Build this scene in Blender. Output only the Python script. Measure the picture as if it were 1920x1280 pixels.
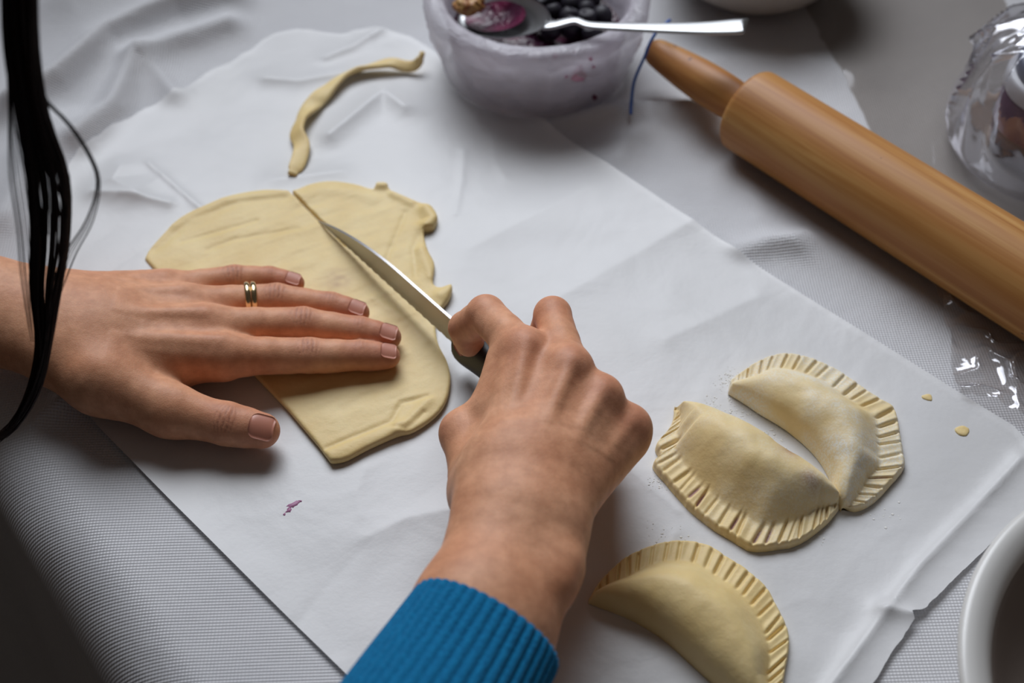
import bpy, math, random
import numpy as np
from mathutils import Vector, Matrix

random.seed(7)
rng = np.random.default_rng(7)
for o in list(bpy.data.objects):
    bpy.data.objects.remove(o)
scene = bpy.context.scene
C = scene.collection
MM = 0.001                                     # everything below is laid out in millimetres

# ------------------------------------------------------------------ camera
FPX = 2400.0
PITCH = math.radians(47.3)                     # below the horizon
CAM_H = 483.0
CAM = np.array([0, -CAM_H / math.tan(PITCH), CAM_H])
FWD = np.array([0, math.cos(PITCH), -math.sin(PITCH)])
UPV = np.array([0, math.sin(PITCH), math.cos(PITCH)])
cd = bpy.data.cameras.new('camera')
cam = bpy.data.objects.new('camera', cd)
C.objects.link(cam)
cam.location = CAM * MM
cam.rotation_euler = (math.pi / 2 - PITCH, 0, 0)
cd.sensor_width = 36
cd.lens = FPX / 1920 * 36
cd.clip_start = 0.01
cd.dof.use_dof = True
cd.dof.focus_distance = 0.585
cd.dof.aperture_fstop = 6.3
scene.camera = cam

# ------------------------------------------------------------------ light
w = bpy.data.worlds.new('world')
scene.world = w
w.use_nodes = True
w.node_tree.nodes['Background'].inputs[0].default_value = (1.0, 0.84, 0.73, 1)
w.node_tree.nodes['Background'].inputs[1].default_value = 0.045


def area(name, loc, target, size, size_y, energy, color, spread=180):
    ld = bpy.data.lights.new(name, 'AREA')
    ld.shape = 'RECTANGLE'
    ld.size, ld.size_y, ld.energy, ld.color = size, size_y, energy, color
    o = bpy.data.objects.new(name, ld)
    C.objects.link(o)
    o.location = loc
    o.rotation_euler = (Vector(target) - Vector(loc)).to_track_quat('-Z', 'Y').to_euler()
    ld.spread = math.radians(spread)
    return o


area('window_daylight', (-0.11, 0.80, 0.89), (0.09, -0.06, 0.0), 1.0, 0.7, 3.4, (0.90, 0.94, 1.0), 70)

vs = scene.view_settings
vs.view_transform = 'Standard'
vs.look = 'None'
vs.exposure = 0.0
vs.gamma = 1.0
vs.use_curve_mapping = False


# ------------------------------------------------------------------ helpers
def P(u, v, z=0.0):
    """photo pixel + height above the table -> world point in mm"""
    r = FWD * FPX + np.array([1.0, 0, 0]) * (u - 960) + UPV * (640 - v)
    return CAM + r * (z - CAM[2]) / r[2]


def V(*a):
    return np.array(a, float)


def unit(a):
    return a / np.linalg.norm(a)


def tag(o, label=None, cat=None, group=None, kind=None):
    if label: o['label'] = label
    if cat: o['category'] = cat
    if group: o['group'] = group
    if kind: o['kind'] = kind
    return o


def empty(name, loc=(0, 0, 0), label=None, cat=None, group=None):
    o = bpy.data.objects.new(name, None)
    C.objects.link(o)
    o.location = np.array(loc) * MM
    o.empty_display_size = 0.02
    return tag(o, label, cat, group)


def mesh_obj(name, verts, faces, mat, parent=None, smooth=True, cols=None, origin=None):
    """verts in world mm; origin in world mm (defaults to the parent's origin or the base of the shape)"""
    verts = np.asarray(verts, float)
    if parent is not None:
        org = np.array(parent.matrix_world.translation if False else world_origin(parent)) / MM
    elif origin is None:
        org = V((verts[:, 0].min() + verts[:, 0].max()) / 2, (verts[:, 1].min() + verts[:, 1].max()) / 2, verts[:, 2].min())
    else:
        org = np.array(origin, float)
    me = bpy.data.meshes.new(name)
    lv = (verts - org) * MM
    if isinstance(faces, np.ndarray):
        n = len(faces); k = faces.shape[1]
        me.vertices.add(len(lv)); me.vertices.foreach_set('co', lv.astype(np.float32).ravel())
        me.loops.add(n * k); me.loops.foreach_set('vertex_index', faces.astype(np.int32).ravel())
        me.polygons.add(n)
        me.polygons.foreach_set('loop_start', np.arange(0, n * k, k, dtype=np.int32))
        me.polygons.foreach_set('loop_total', np.full(n, k, dtype=np.int32))
        me.update(calc_edges=True)
    else:
        me.from_pydata(lv.tolist(), [], faces)
    me.validate()
    if cols is not None:
        for cname, c in cols.items():
            at = me.attributes.new(cname, 'FLOAT', 'POINT')
            at.data.foreach_set('value', np.asarray(c, np.float32))
    if smooth:
        me.polygons.foreach_set('use_smooth', np.ones(len(me.polygons), bool))
    me.materials.append(mat)
    o = bpy.data.objects.new(name, me)
    C.objects.link(o)
    if parent is not None:
        o.parent = parent
    else:
        o.location = org * MM
    return o


def world_origin(o):
    p = Vector(o.location)
    while o.parent:
        o = o.parent
        p = p + Vector(o.location)
    return np.array(p)


# lattice value noise
_tab = rng.random((8, 256, 256))


def vnoise(x, y, seed=0):
    x = np.asarray(x, float); y = np.asarray(y, float)
    xi = np.floor(x).astype(int); yi = np.floor(y).astype(int)
    fx = x - xi; fy = y - yi
    fx = fx * fx * (3 - 2 * fx); fy = fy * fy * (3 - 2 * fy)
    t = _tab[seed % 8]
    a = t[xi & 255, yi & 255]; b = t[(xi + 1) & 255, yi & 255]
    c = t[xi & 255, (yi + 1) & 255]; d = t[(xi + 1) & 255, (yi + 1) & 255]
    return (a * (1 - fx) + b * fx) * (1 - fy) + (c * (1 - fx) + d * fx) * fy


def fbm(x, y, seed=0, oct=4):
    r = 0; a = 0.5
    for i in range(oct):
        r = r + a * (vnoise(x, y, seed + i) - 0.5)
        x = x * 2.03 + 11.3; y = y * 2.03 + 5.7; a *= 0.5
    return r


def sstep(a, b, x):
    t = np.clip((x - a) / (b - a), 0, 1)
    return t * t * (3 - 2 * t)


def resample(pts, n, closed=False):
    """smooth (Catmull-Rom) resampling of a polyline, evenly spaced"""
    p = np.array(pts, float)
    m = len(p)
    out = []
    seg = m if closed else m - 1
    for i in range(seg):
        if closed:
            p0, p1, p2, p3 = p[(i - 1) % m], p[i], p[(i + 1) % m], p[(i + 2) % m]
        else:
            p0, p1, p2, p3 = p[max(i - 1, 0)], p[i], p[i + 1], p[min(i + 2, m - 1)]
        t = np.linspace(0, 1, 24, endpoint=False)[:, None]
        out.append(0.5 * (2 * p1 + (p2 - p0) * t + (2 * p0 - 5 * p1 + 4 * p2 - p3) * t ** 2 + (3 * p1 - p0 - 3 * p2 + p3) * t ** 3))
    q = np.concatenate(out + ([p[:1]] if closed else [p[-1:]]))
    s = np.concatenate([[0], np.cumsum(np.linalg.norm(np.diff(q, axis=0), axis=1))])
    tt = np.linspace(0, s[-1], n, endpoint=not closed)
    return np.stack([np.interp(tt, s, q[:, k]) for k in range(q.shape[1])], 1)


def seg_dist2(x, y, pts):
    """2-D distance to an open polyline"""
    d = np.full(np.shape(x), 1e9)
    for a, b in zip(pts[:-1], pts[1:]):
        ab = b - a
        t = np.clip(((x - a[0]) * ab[0] + (y - a[1]) * ab[1]) / (ab @ ab), 0, 1)
        d = np.minimum(d, np.hypot(x - a[0] - t * ab[0], y - a[1] - t * ab[1]))
    return d


def poly_sdf(x, y, poly):
    """signed 2-D distance to a closed polygon, negative inside"""
    d = seg_dist2(x, y, list(poly) + [poly[0]])
    ins = np.zeros(np.shape(x), bool)
    m = len(poly)
    for i in range(m):
        a, b = poly[i], poly[(i + 1) % m]
        if a[1] == b[1]:
            continue
        c = ((a[1] > y) != (b[1] > y)) & (x < (b[0] - a[0]) * (y - a[1]) / (b[1] - a[1]) + a[0])
        ins ^= c
    return np.where(ins, -d, d)


def grid_faces(nu, nv, close_u=False, close_v=False):
    i = np.arange(nu if close_u else nu - 1)[:, None]
    j = np.arange(nv if close_v else nv - 1)[None, :]
    a = i * nv + j; b = ((i + 1) % nu) * nv + j
    c = ((i + 1) % nu) * nv + (j + 1) % nv; d = i * nv + (j + 1) % nv
    return np.stack([a, b, c, d], -1).reshape(-1, 4)


def frames(path):
    """tangents and two cross axes along a path, parallel transported"""
    path = np.asarray(path, float)
    t = np.gradient(path, axis=0)
    t /= np.linalg.norm(t, axis=1)[:, None]
    n = np.zeros_like(t)
    ref = V(0, 0, 1) if abs(t[0][2]) < 0.9 else V(1, 0, 0)
    n[0] = unit(ref - t[0] * (ref @ t[0]))
    for i in range(1, len(t)):
        q = n[i - 1] - t[i] * (n[i - 1] @ t[i])
        n[i] = unit(q)
    return t, n, np.cross(t, n)


def tube(path, rad, sides=12, cap=True):
    path = np.asarray(path, float)
    rad = np.broadcast_to(np.asarray(rad, float), (len(path),))
    t, n, b = frames(path)
    a = np.linspace(0, 2 * np.pi, sides, endpoint=False)
    v = path[:, None] + rad[:, None, None] * (np.cos(a)[None, :, None] * n[:, None] + np.sin(a)[None, :, None] * b[:, None])
    v = v.reshape(-1, 3)
    f = grid_faces(len(path), sides, close_v=True)[:, ::-1].tolist()
    if cap:
        f.append(list(range(sides)))
        f.append(list(range((len(path) - 1) * sides, len(path) * sides))[::-1])
    return v, f


def lathe(profile, center, axis=(0, 0, 1), sides=64):
    """profile: (radius, height) list along axis"""
    axis = unit(np.array(axis, float))
    ref = V(0, 0, 1) if abs(axis[2]) < 0.9 else V(1, 0, 0)
    n = unit(ref - axis * (ref @ axis)); b = np.cross(axis, n)
    pr = np.array(profile, float)
    a = np.linspace(0, 2 * np.pi, sides, endpoint=False)
    v = np.array(center, float) + pr[:, 1][:, None, None] * axis + np.maximum(pr[:, 0], 0.02)[:, None, None] * (np.cos(a)[None, :, None] * n + np.sin(a)[None, :, None] * b)
    return v.reshape(-1, 3), grid_faces(len(pr), sides, close_v=True)[:, ::-1]


def smooth_profile(pr, n):
    return resample(pr, n)


# ------------------------------------------------------------------ implicit surfaces (for hands and dough)
class Field:
    def __init__(self, lo, hi, h):
        self.lo = np.array(lo, float); self.h = h
        self.n = np.ceil((np.array(hi) - self.lo) / h).astype(int) + 1
        self.ax = [self.lo[k] + h * np.arange(self.n[k]) for k in range(3)]

    def blank(self):
        return np.full(self.n, 60.0, np.float32)

    def box(self, pts, m):
        pts = np.array(pts)
        a = np.maximum(((pts.min(0) - m - self.lo) / self.h).astype(int), 0)
        b = np.minimum(((pts.max(0) + m - self.lo) / self.h).astype(int) + 2, self.n)
        if np.any(b <= a):
            return None, None
        sl = tuple(slice(a[k], b[k]) for k in range(3))
        g = np.meshgrid(*[self.ax[k][sl[k]].astype(np.float32) for k in range(3)], indexing='ij', sparse=True)
        return sl, g

    def cone(self, D, a, b, ra, rb, k=4.0, flat=None, q=1.0):
        """smooth-union a round cone from a to b; q squashes it along the axis flat"""
        sl, (X, Y, Z) = self.box([a, b], max(ra, rb) * max(1, q) + 2 * k + 4)
        if sl is None:
            return
        ab = b - a; L2 = float(ab @ ab) + 1e-9
        t = np.clip(((X - a[0]) * ab[0] + (Y - a[1]) * ab[1] + (Z - a[2]) * ab[2]) / L2, 0, 1)
        vx = X - a[0] - t * ab[0]; vy = Y - a[1] - t * ab[1]; vz = Z - a[2] - t * ab[2]
        r2 = vx * vx + vy * vy + vz * vz
        if flat is not None:
            vn = vx * flat[0] + vy * flat[1] + vz * flat[2]
            r2 = r2 + vn * vn * (1 / (q * q) - 1)
        d = np.sqrt(np.maximum(r2, 1e-9)) - (ra + (rb - ra) * t)
        if flat is not None and q < 1:
            d = d * (0.5 + 0.5 * q)
        cur = D[sl]
        hh = np.clip(0.5 + 0.5 * (cur - d) / k, 0, 1)
        D[sl] = cur * (1 - hh) + d * hh - k * hh * (1 - hh)

    def carve(self, D, a, b, r, k=2.0):
        sl, (X, Y, Z) = self.box([a, b], r + 2 * k + 3)
        if sl is None:
            return
        ab = b - a; L2 = float(ab @ ab) + 1e-9
        t = np.clip(((X - a[0]) * ab[0] + (Y - a[1]) * ab[1] + (Z - a[2]) * ab[2]) / L2, 0, 1)
        d = -(np.sqrt((X - a[0] - t * ab[0]) ** 2 + (Y - a[1] - t * ab[1]) ** 2 + (Z - a[2] - t * ab[2]) ** 2) - r)
        cur = D[sl]
        hh = np.clip(0.5 - 0.5 * (cur - d) / k, 0, 1)
        D[sl] = cur * (1 - hh) + d * hh + k * hh * (1 - hh)


def smin(a, b, k):
    h = np.clip(0.5 + 0.5 * (b - a) / k, 0, 1)
    return b * (1 - h) + a * h - k * h * (1 - h)


def surface_nets(D, lo, h):
    nx, ny, nz = D.shape
    s = D < 0
    acc = np.zeros((nx - 1, ny - 1, nz - 1, 3), np.float32); cnt = np.zeros((nx - 1, ny - 1, nz - 1), np.float32)
    for ax in range(3):
        o = [k for k in range(3) if k != ax]
        for i in (0, 1):
            for j in (0, 1):
                sa = [None] * 3; sb = [None] * 3
                sa[ax] = slice(0, -1); sb[ax] = slice(1, None)
                for k, q in zip(o, (i, j)):
                    sa[k] = sb[k] = slice(q, D.shape[k] - 1 + q)
                A = D[tuple(sa)]; B = D[tuple(sb)]
                cr = (A < 0) != (B < 0)
                t = np.where(cr, A / np.where(cr, A - B, 1), 0)
                acc[..., ax] += t
                acc[..., o[0]] += i * cr; acc[..., o[1]] += j * cr
                cnt += cr
    act = cnt > 0
    idx = np.full(act.shape, -1, np.int64)
    idx[act] = np.arange(act.sum())
    cell = np.stack(np.nonzero(act), 1)
    verts = np.array(lo) + h * (cell + acc[act] / cnt[act][:, None])
    faces = []
    for ax in range(3):
        o = [(ax + 1) % 3, (ax + 2) % 3]
        sa = [slice(1, -1)] * 3; sb = [slice(1, -1)] * 3
        sa[ax] = slice(0, -1); sb[ax] = slice(1, None)
        A = s[tuple(sa)]; B = s[tuple(sb)]
        e = np.stack(np.nonzero(A != B), 1)
        if not len(e):
            continue
        inside = A[tuple(e.T)]
        e = e + np.array([0 if k == ax else 1 for k in range(3)])
        def cidx(da, db):
            c = e.copy(); c[:, o[0]] -= da; c[:, o[1]] -= db
            return idx[tuple(c.T)]
        q = np.stack([cidx(1, 1), cidx(0, 1), cidx(0, 0), cidx(1, 0)], 1)
        q[~inside] = q[~inside][:, ::-1]
        faces.append(q)
    return verts, np.concatenate(faces)


def relax(verts, faces, it=2, lam=0.5):
    e = np.concatenate([faces[:, [0, 1]], faces[:, [1, 2]], faces[:, [2, 3]], faces[:, [3, 0]]])
    for _ in range(it):
        s = np.zeros_like(verts); c = np.zeros(len(verts))
        for k in range(3):
            s[:, k] = np.bincount(e[:, 0], verts[e[:, 1], k], len(verts)) + np.bincount(e[:, 1], verts[e[:, 0], k], len(verts))
        c = np.bincount(e[:, 0], minlength=len(verts)) + np.bincount(e[:, 1], minlength=len(verts))
        verts = verts * (1 - lam) + lam * s / c[:, None]
    return verts


def vnormals(verts, faces):
    a = verts[faces[:, 2]] - verts[faces[:, 0]]; b = verts[faces[:, 3]] - verts[faces[:, 1]]
    fn = np.cross(a, b)
    n = np.zeros_like(verts)
    for k in range(4):
        for c in range(3):
            n[:, c] += np.bincount(faces[:, k], fn[:, c], len(verts))
    return n / (np.linalg.norm(n, axis=1)[:, None] + 1e-12)


# ------------------------------------------------------------------ materials
class NT:
    def __init__(self, name):
        self.m = bpy.data.materials.new(name)
        self.m.use_nodes = True
        self.t = self.m.node_tree
        self.b = self.t.nodes['Principled BSDF']
        self.out = self.t.nodes['Material Output']

    def n(self, kind, **kw):
        nd = self.t.nodes.new(kind)
        for k, v in kw.items():
            setattr(nd, k, v)
        return nd

    def l(self, a, b):
        self.t.links.new(a, b)

    def coords(self, scale=(1, 1, 1), rot=(0, 0, 0), kind='Object'):
        tc = self.n('ShaderNodeTexCoord'); mp = self.n('ShaderNodeMapping')
        mp.inputs['Scale'].default_value = scale
        mp.inputs['Rotation'].default_value = rot
        self.l(tc.outputs[kind], mp.inputs['Vector'])
        return mp.outputs[0]

    def noise(self, vec, scale, detail=4, rough=0.5, dist=0.0):
        nd = self.n('ShaderNodeTexNoise')
        nd.inputs['Scale'].default_value = scale; nd.inputs['Detail'].default_value = detail
        nd.inputs['Roughness'].default_value = rough; nd.inputs['Distortion'].default_value = dist
        self.l(vec, nd.inputs['Vector'])
        return nd.outputs['Fac']

    def ramp(self, fac, stops):
        r = self.n('ShaderNodeValToRGB')
        el = r.color_ramp.elements
        while len(el) < len(stops):
            el.new(0.5)
        for e, (p, c) in zip(el, stops):
            e.position = p
            e.color = (*c, 1) if len(c) == 3 else c
        self.l(fac, r.inputs[0])
        return r.outputs[0]

    def mix(self, fac, a, b, mode='MIX'):
        nd = self.n('ShaderNodeMix', data_type='RGBA', blend_type=mode)
        for sock, val in ((nd.inputs[0], fac), (nd.inputs[6], a), (nd.inputs[7], b)):
            if hasattr(val, 'links'):
                self.l(val, sock)
            elif isinstance(val, tuple):
                sock.default_value = (*val, 1)
            else:
                sock.default_value = val
        return nd.outputs[2]

    def math(self, op, a, b=None, c=None):
        nd = self.n('ShaderNodeMath', operation=op)
        for i, val in enumerate((a, b, c)):
            if val is None: continue
            if hasattr(val, 'links'): self.l(val, nd.inputs[i])
            else: nd.inputs[i].default_value = val
        return nd.outputs[0]

    def attr(self, name):
        nd = self.n('ShaderNodeAttribute', attribute_name=name)
        return nd.outputs['Fac']

    def bump(self, height, strength, dist, prev=None):
        nd = self.n('ShaderNodeBump')
        nd.inputs['Strength'].default_value = strength
        nd.inputs['Distance'].default_value = dist
        self.l(height, nd.inputs['Height'])
        if prev is not None: self.l(prev, nd.inputs['Normal'])
        self.l(nd.outputs[0], self.b.inputs['Normal'])
        return nd.outputs[0]

    def set(self, **kw):
        for k, v in kw.items():
            s = self.b.inputs[k.replace('_', ' ')]
            if hasattr(v, 'links'): self.l(v, s)
            elif isinstance(v, tuple) and len(v) == 3 and s.type == 'RGBA': s.default_value = (*v, 1)
            else: s.default_value = v
        return self


def mat_simple(name, col, rough=0.5, **kw):
    t = NT(name)
    t.set(Base_Color=col, Roughness=rough, **kw)
    return t.m


def mat_cloth():
    t = NT('white_vinyl_tablecloth')
    vec = t.coords(rot=(0, 0, math.radians(43)))
    sx = t.n('ShaderNodeSeparateXYZ'); t.l(vec, sx.inputs[0])
    k = 2 * math.pi / 0.0021
    a = t.math('SINE', t.math('MULTIPLY', sx.outputs[0], k))
    b = t.math('SINE', t.math('MULTIPLY', sx.outputs[1], k))
    weave = t.math('MULTIPLY', a, b)
    nz = t.noise(vec, 14, 3)
    col = t.ramp(nz, [(0.3, (0.60, 0.60, 0.625)), (0.7, (0.66, 0.66, 0.68))])
    col = t.mix(t.math('MULTIPLY', t.math('ADD', weave, 1.0), 0.12), col, (0.40, 0.40, 0.43))
    t.set(Base_Color=col, Roughness=0.42)
    t.b.inputs['Specular IOR Level'].default_value = 0.45
    p = t.bump(weave, 0.4, 0.0005)
    t.bump(t.noise(vec, 45, 4, 0.55), 0.25, 0.003, p)
    return t.m


def mat_paper():
    t = NT('waxed_baking_paper')
    vec = t.coords()
    n1 = t.noise(vec, 9, 4, 0.55)
    col = t.ramp(n1, [(0.3, (0.70, 0.70, 0.705)), (0.7, (0.77, 0.77, 0.785))])
    t.set(Base_Color=col, Roughness=0.38)
    t.b.inputs['Specular IOR Level'].default_value = 0.34
    p = t.bump(t.noise(vec, 16, 3, 0.5, 0.4), 0.22, 0.008)
    vo = t.n('ShaderNodeTexVoronoi', feature='DISTANCE_TO_EDGE')
    vo.inputs['Scale'].default_value = 11
    wv = t.n('ShaderNodeVectorMath', operation='ADD')
    nn = t.n('ShaderNodeTexNoise'); nn.inputs['Scale'].default_value = 12
    t.l(vec, nn.inputs['Vector'])
    sc = t.n('ShaderNodeVectorMath', operation='SCALE'); sc.inputs['Scale'].default_value = 0.08
    t.l(nn.outputs['Color'], sc.inputs[0])
    t.l(vec, wv.inputs[0]); t.l(sc.outputs[0], wv.inputs[1])
    t.l(wv.outputs[0], vo.inputs['Vector'])
    p = t.bump(t.math('MINIMUM', vo.outputs['Distance'], 0.16), 0.07, 0.010, p)
    t.bump(t.noise(vec, 420, 3), 0.12, 0.0006, p)
    tr = t.n('ShaderNodeBsdfTransparent')
    mx = t.n('ShaderNodeMixShader'); mx.inputs[0].default_value = 0.90
    t.l(tr.outputs[0], mx.inputs[1]); t.l(t.b.outputs[0], mx.inputs[2]); t.l(mx.outputs[0], t.out.inputs[0])
    return t.m


def mat_dough(name, flour=0.0, warm=0.0):
    t = NT(name)
    vec = t.coords()
    n1 = t.noise(vec, 38, 5, 0.55)
    col = t.ramp(n1, [(0.30, (0.75 + warm, 0.555, 0.24)), (0.70, (0.84 + warm, 0.67, 0.345))])
    col = t.mix(t.attr('stain'), col, (0.20, 0.035, 0.075))
    if flour:
        fl = t.math('MULTIPLY', t.math('GREATER_THAN', t.noise(vec, 900, 2), 0.52), 0.5)
        pat = t.ramp(t.noise(vec, 30, 3), [(0.42, (0, 0, 0)), (0.62, (1, 1, 1))])
        fac = t.math('MULTIPLY', t.math('ADD', fl, 0.35), pat)
        fac = t.math('MULTIPLY', t.math('ADD', fac, 0.12), flour)
        col = t.mix(fac, col, (0.80, 0.77, 0.68))
    t.set(Base_Color=col, Roughness=0.52)
    t.b.inputs['Subsurface Weight'].default_value = 0.12
    t.b.inputs['Subsurface Radius'].default_value = (0.004, 0.0025, 0.001)
    t.b.inputs['Subsurface Scale'].default_value = 0.6
    t.b.inputs['Specular IOR Level'].default_value = 0.35
    p = t.bump(t.noise(vec, 110, 4, 0.5), 0.25, 0.0022)
    t.bump(t.noise(vec, 800, 2), 0.10, 0.0006, p)
    return t.m


def mat_skin(name, base=(0.66, 0.30, 0.165), light=(0.76, 0.405, 0.245)):
    t = NT(name)
    vec = t.coords()
    n1 = t.noise(vec, 40, 5, 0.6)
    col = t.ramp(n1, [(0.30, base), (0.72, light)])
    col = t.mix(t.math('MULTIPLY', t.attr('red'), 0.75), col, (0.50, 0.185, 0.125))
    col = t.mix(t.math('MULTIPLY', t.attr('crease'), 0.6), col, (0.27, 0.105, 0.07))
    mott = t.ramp(t.noise(vec, 160, 4, 0.6), [(0.35, (0.90, 0.88, 0.87)), (0.65, (1.06, 1.05, 1.04))])
    col = t.mix(1.0, col, mott, 'MULTIPLY')
    t.set(Base_Color=col, Roughness=0.5)
    t.b.inputs['Subsurface Weight'].default_value = 0.14
    t.b.inputs['Subsurface Radius'].default_value = (0.005, 0.0018, 0.0009)
    t.b.inputs['Subsurface Scale'].default_value = 0.7
    t.b.inputs['Specular IOR Level'].default_value = 0.26
    vo = t.n('ShaderNodeTexVoronoi', feature='DISTANCE_TO_EDGE')
    vo.inputs['Scale'].default_value = 850
    t.l(vec, vo.inputs['Vector'])
    p = t.bump(t.math('MINIMUM', vo.outputs['Distance'], 0.2), 0.22, 0.0005)
    t.bump(t.noise(vec, 240, 4, 0.6), 0.16, 0.0012, p)
    return t.m


def mat_nail():
    t = NT('finger_nail')
    t.set(Base_Color=(0.56, 0.225, 0.15), Roughness=0.45)
    t.b.inputs['Specular IOR Level'].default_value = 0.6
    t.b.inputs['Subsurface Weight'].default_value = 0.1
    t.b.inputs['Subsurface Scale'].default_value = 0.001
    return t.m


def mat_wood(name, c0, c1, c2):
    t = NT(name)
    vec = t.coords(scale=(1, 1, 1))
    st = t.coords(scale=(0.5, 14, 14))
    n1 = t.noise(st, 9.0, 6, 0.6, 0.35)
    n2 = t.noise(t.coords(scale=(0.35, 3.0, 3.0)), 9, 3, 0.5, 0.8)
    col = t.ramp(n1, [(0.38, c0), (0.50, c1), (0.62, c2)])
    blot = t.ramp(n2, [(0.40, (0.0, 0.0, 0.0)), (0.66, (1, 1, 1))])
    col = t.mix(t.math('MULTIPLY', blot, 0.7), col, (0.42, 0.16, 0.04))
    speck = t.ramp(t.noise(vec, 120, 2), [(0.735, (1, 1, 1)), (0.76, (0.35, 0.25, 0.2))])
    col = t.mix(1.0, col, speck, 'MULTIPLY')
    t.set(Base_Color=col, Roughness=0.46)
    t.b.inputs['Specular IOR Level'].default_value = 0.35
    t.bump(n1, 0.06, 0.001)
    return t.m


def mat_film(name, tint=(0.97, 0.97, 0.98), haze=0.05, gloss=0.5, bump=0.35):
    t = NT(name)
    vec = t.coords()
    tr = t.n('ShaderNodeBsdfTransparent'); tr.inputs[0].default_value = (*tint, 1)
    gl = t.n('ShaderNodeBsdfGlossy'); gl.inputs['Roughness'].default_value = 0.09
    gl.inputs[0].default_value = (0.95, 0.95, 1, 1)
    df = t.n('ShaderNodeBsdfDiffuse'); df.inputs[0].default_value = (0.8, 0.8, 0.83, 1)
    bp = t.n('ShaderNodeBump'); bp.inputs['Strength'].default_value = bump; bp.inputs['Distance'].default_value = 0.003
    t.l(t.noise(vec, 60, 2, 0.5, 0.6), bp.inputs['Height'])
    t.l(bp.outputs[0], gl.inputs['Normal'])
    lw = t.n('ShaderNodeLayerWeight')
    fres = t.math('MULTIPLY_ADD', t.math('POWER', lw.outputs['Facing'], 4.0), 0.6, 0.05)
    m1 = t.n('ShaderNodeMixShader'); m1.inputs[0].default_value = haze
    t.l(tr.outputs[0], m1.inputs[1]); t.l(df.outputs[0], m1.inputs[2])
    m2 = t.n('ShaderNodeMixShader')
    t.l(t.math('MULTIPLY', fres, gloss * 2), m2.inputs[0])
    t.l(m1.outputs[0], m2.inputs[1]); t.l(gl.outputs[0], m2.inputs[2])
    t.l(m2.outputs[0], t.out.inputs[0])
    return t.m


M = {}
M['cloth'] = mat_cloth()
M['paper'] = mat_paper()
M['dough'] = mat_dough('raw_dough')
M['dough_flour'] = mat_dough('floured_dough', 1.0)
M['dough_some'] = mat_dough('lightly_floured_dough', 0.45)
M['skin'] = mat_skin('skin')
M['nail'] = mat_nail()
M['pin'] = mat_wood('rolling_pin_wood', (0.37, 0.15, 0.040), (0.49, 0.235, 0.070), (0.58, 0.315, 0.108))
M['steel'] = mat_simple('brushed_steel', (0.42, 0.42, 0.44), 0.33, Metallic=1.0)
M['spoon'] = mat_simple('polished_steel', (0.42, 0.43, 0.44), 0.38, Metallic=1.0)
M['black'] = mat_simple('black_plastic_handle', (0.010, 0.010, 0.012), 0.5)
M['gold'] = mat_simple('pale_gold', (0.83, 0.66, 0.40), 0.18, Metallic=1.0)
M['white'] = mat_simple('white_glaze', (0.72, 0.71, 0.69), 0.28)
M['floor'] = mat_simple('dark_floor', (0.02, 0.019, 0.022), 0.6)
M['film'] = mat_film('clear_film', (0.95, 0.95, 0.96), 0.07, 1.6, 0.35)
M['berry'] = mat_simple('blueberry_skin', (0.008, 0.005, 0.014), 0.55)
M['stain'] = mat_simple('berry_juice', (0.36, 0.14, 0.27), 0.5)

# ------------------------------------------------------------------ the table and its cloth
RIDGES = [  # pixel polyline, half width mm, height mm
    ([(30, 215), (110, 172), (205, 92), (330, 32), (430, 10)], 13, 19),
    ([(150, 275), (215, 215), (255, 130), (330, 95), (430, 62)], 11, 12),
    ([(140, 20), (255, -20), (430, -90)], 24, 16),
    ([(330, 188), (300, 150), (262, 118)], 9, 6),
    ([(20, 420), (70, 300), (110, 250)], 14, 7),
    ([(1040, 226), (1190, 216), (1330, 214), (1362, 250)], 9, 9),
    ([(1362, 250), (1400, 330), (1420, 420)], 13, 4),
    ([(1388, 478), (1440, 466), (1500, 464)], 9, 7),
    ([(1500, 462), (1590, 500), (1680, 560)], 14, 3),
    ([(1160, 300), (1180, 262), (1215, 250)], 8, 3),
    ([(1300, 130), (1480, 110), (1600, 150)], 20, 5),
    ([(60, 800), (150, 745), (210, 700)], 6, 4),
    ([(-40, 640), (40, 690), (120, 760)], 9, 3),
    ([(0, 430), (60, 330), (80, 260)], 18, 3),
]
RIDGES = [([P(*p)[:2] for p in pl], w_, h_) for pl, w_, h_ in RIDGES]


PRESSED = [((P(1006, 100, 50)[0] + 1, P(1006, 100, 50)[1] + 57), 50), ((276, -228), 66), ((P(1430, 32, 10)[0], P(1430, 32, 10)[1] + 52), 37), ((320, 154), 56)]
PIN_LINE = [P(1402, 205, 26)[:2], P(1402, 205, 26)[:2] + 250 * unit(P(1812, 460, 26)[:2] - P(1402, 205, 26)[:2])]


def cloth_z(x, y):
    z = 3.0 * fbm(x / 120 + 3, y / 120 + 9, 1, 3) + 1.0
    for pl, w_, h_ in RIDGES:
        d = seg_dist2(x, y, pl)
        z = z + h_ * np.exp(-(d / w_) ** 1.5)
    # kept flat under the work area
    m = np.exp(-(np.maximum(np.hypot((x - 25) / 215, (y + 45) / 130) - 0.85, 0) / 0.13) ** 2)
    z = np.maximum(z, 0) * (1 - m)
    # pressed flat by the things standing on it
    for (cx, cy), r_ in PRESSED:
        z = z * (1 - 0.92 * (1 - sstep(r_, r_ + 16, np.hypot(x - cx, y - cy))))
    return z * (1 - 0.92 * (1 - sstep(16, 34, seg_dist2(x, y, PIN_LINE))))


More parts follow.
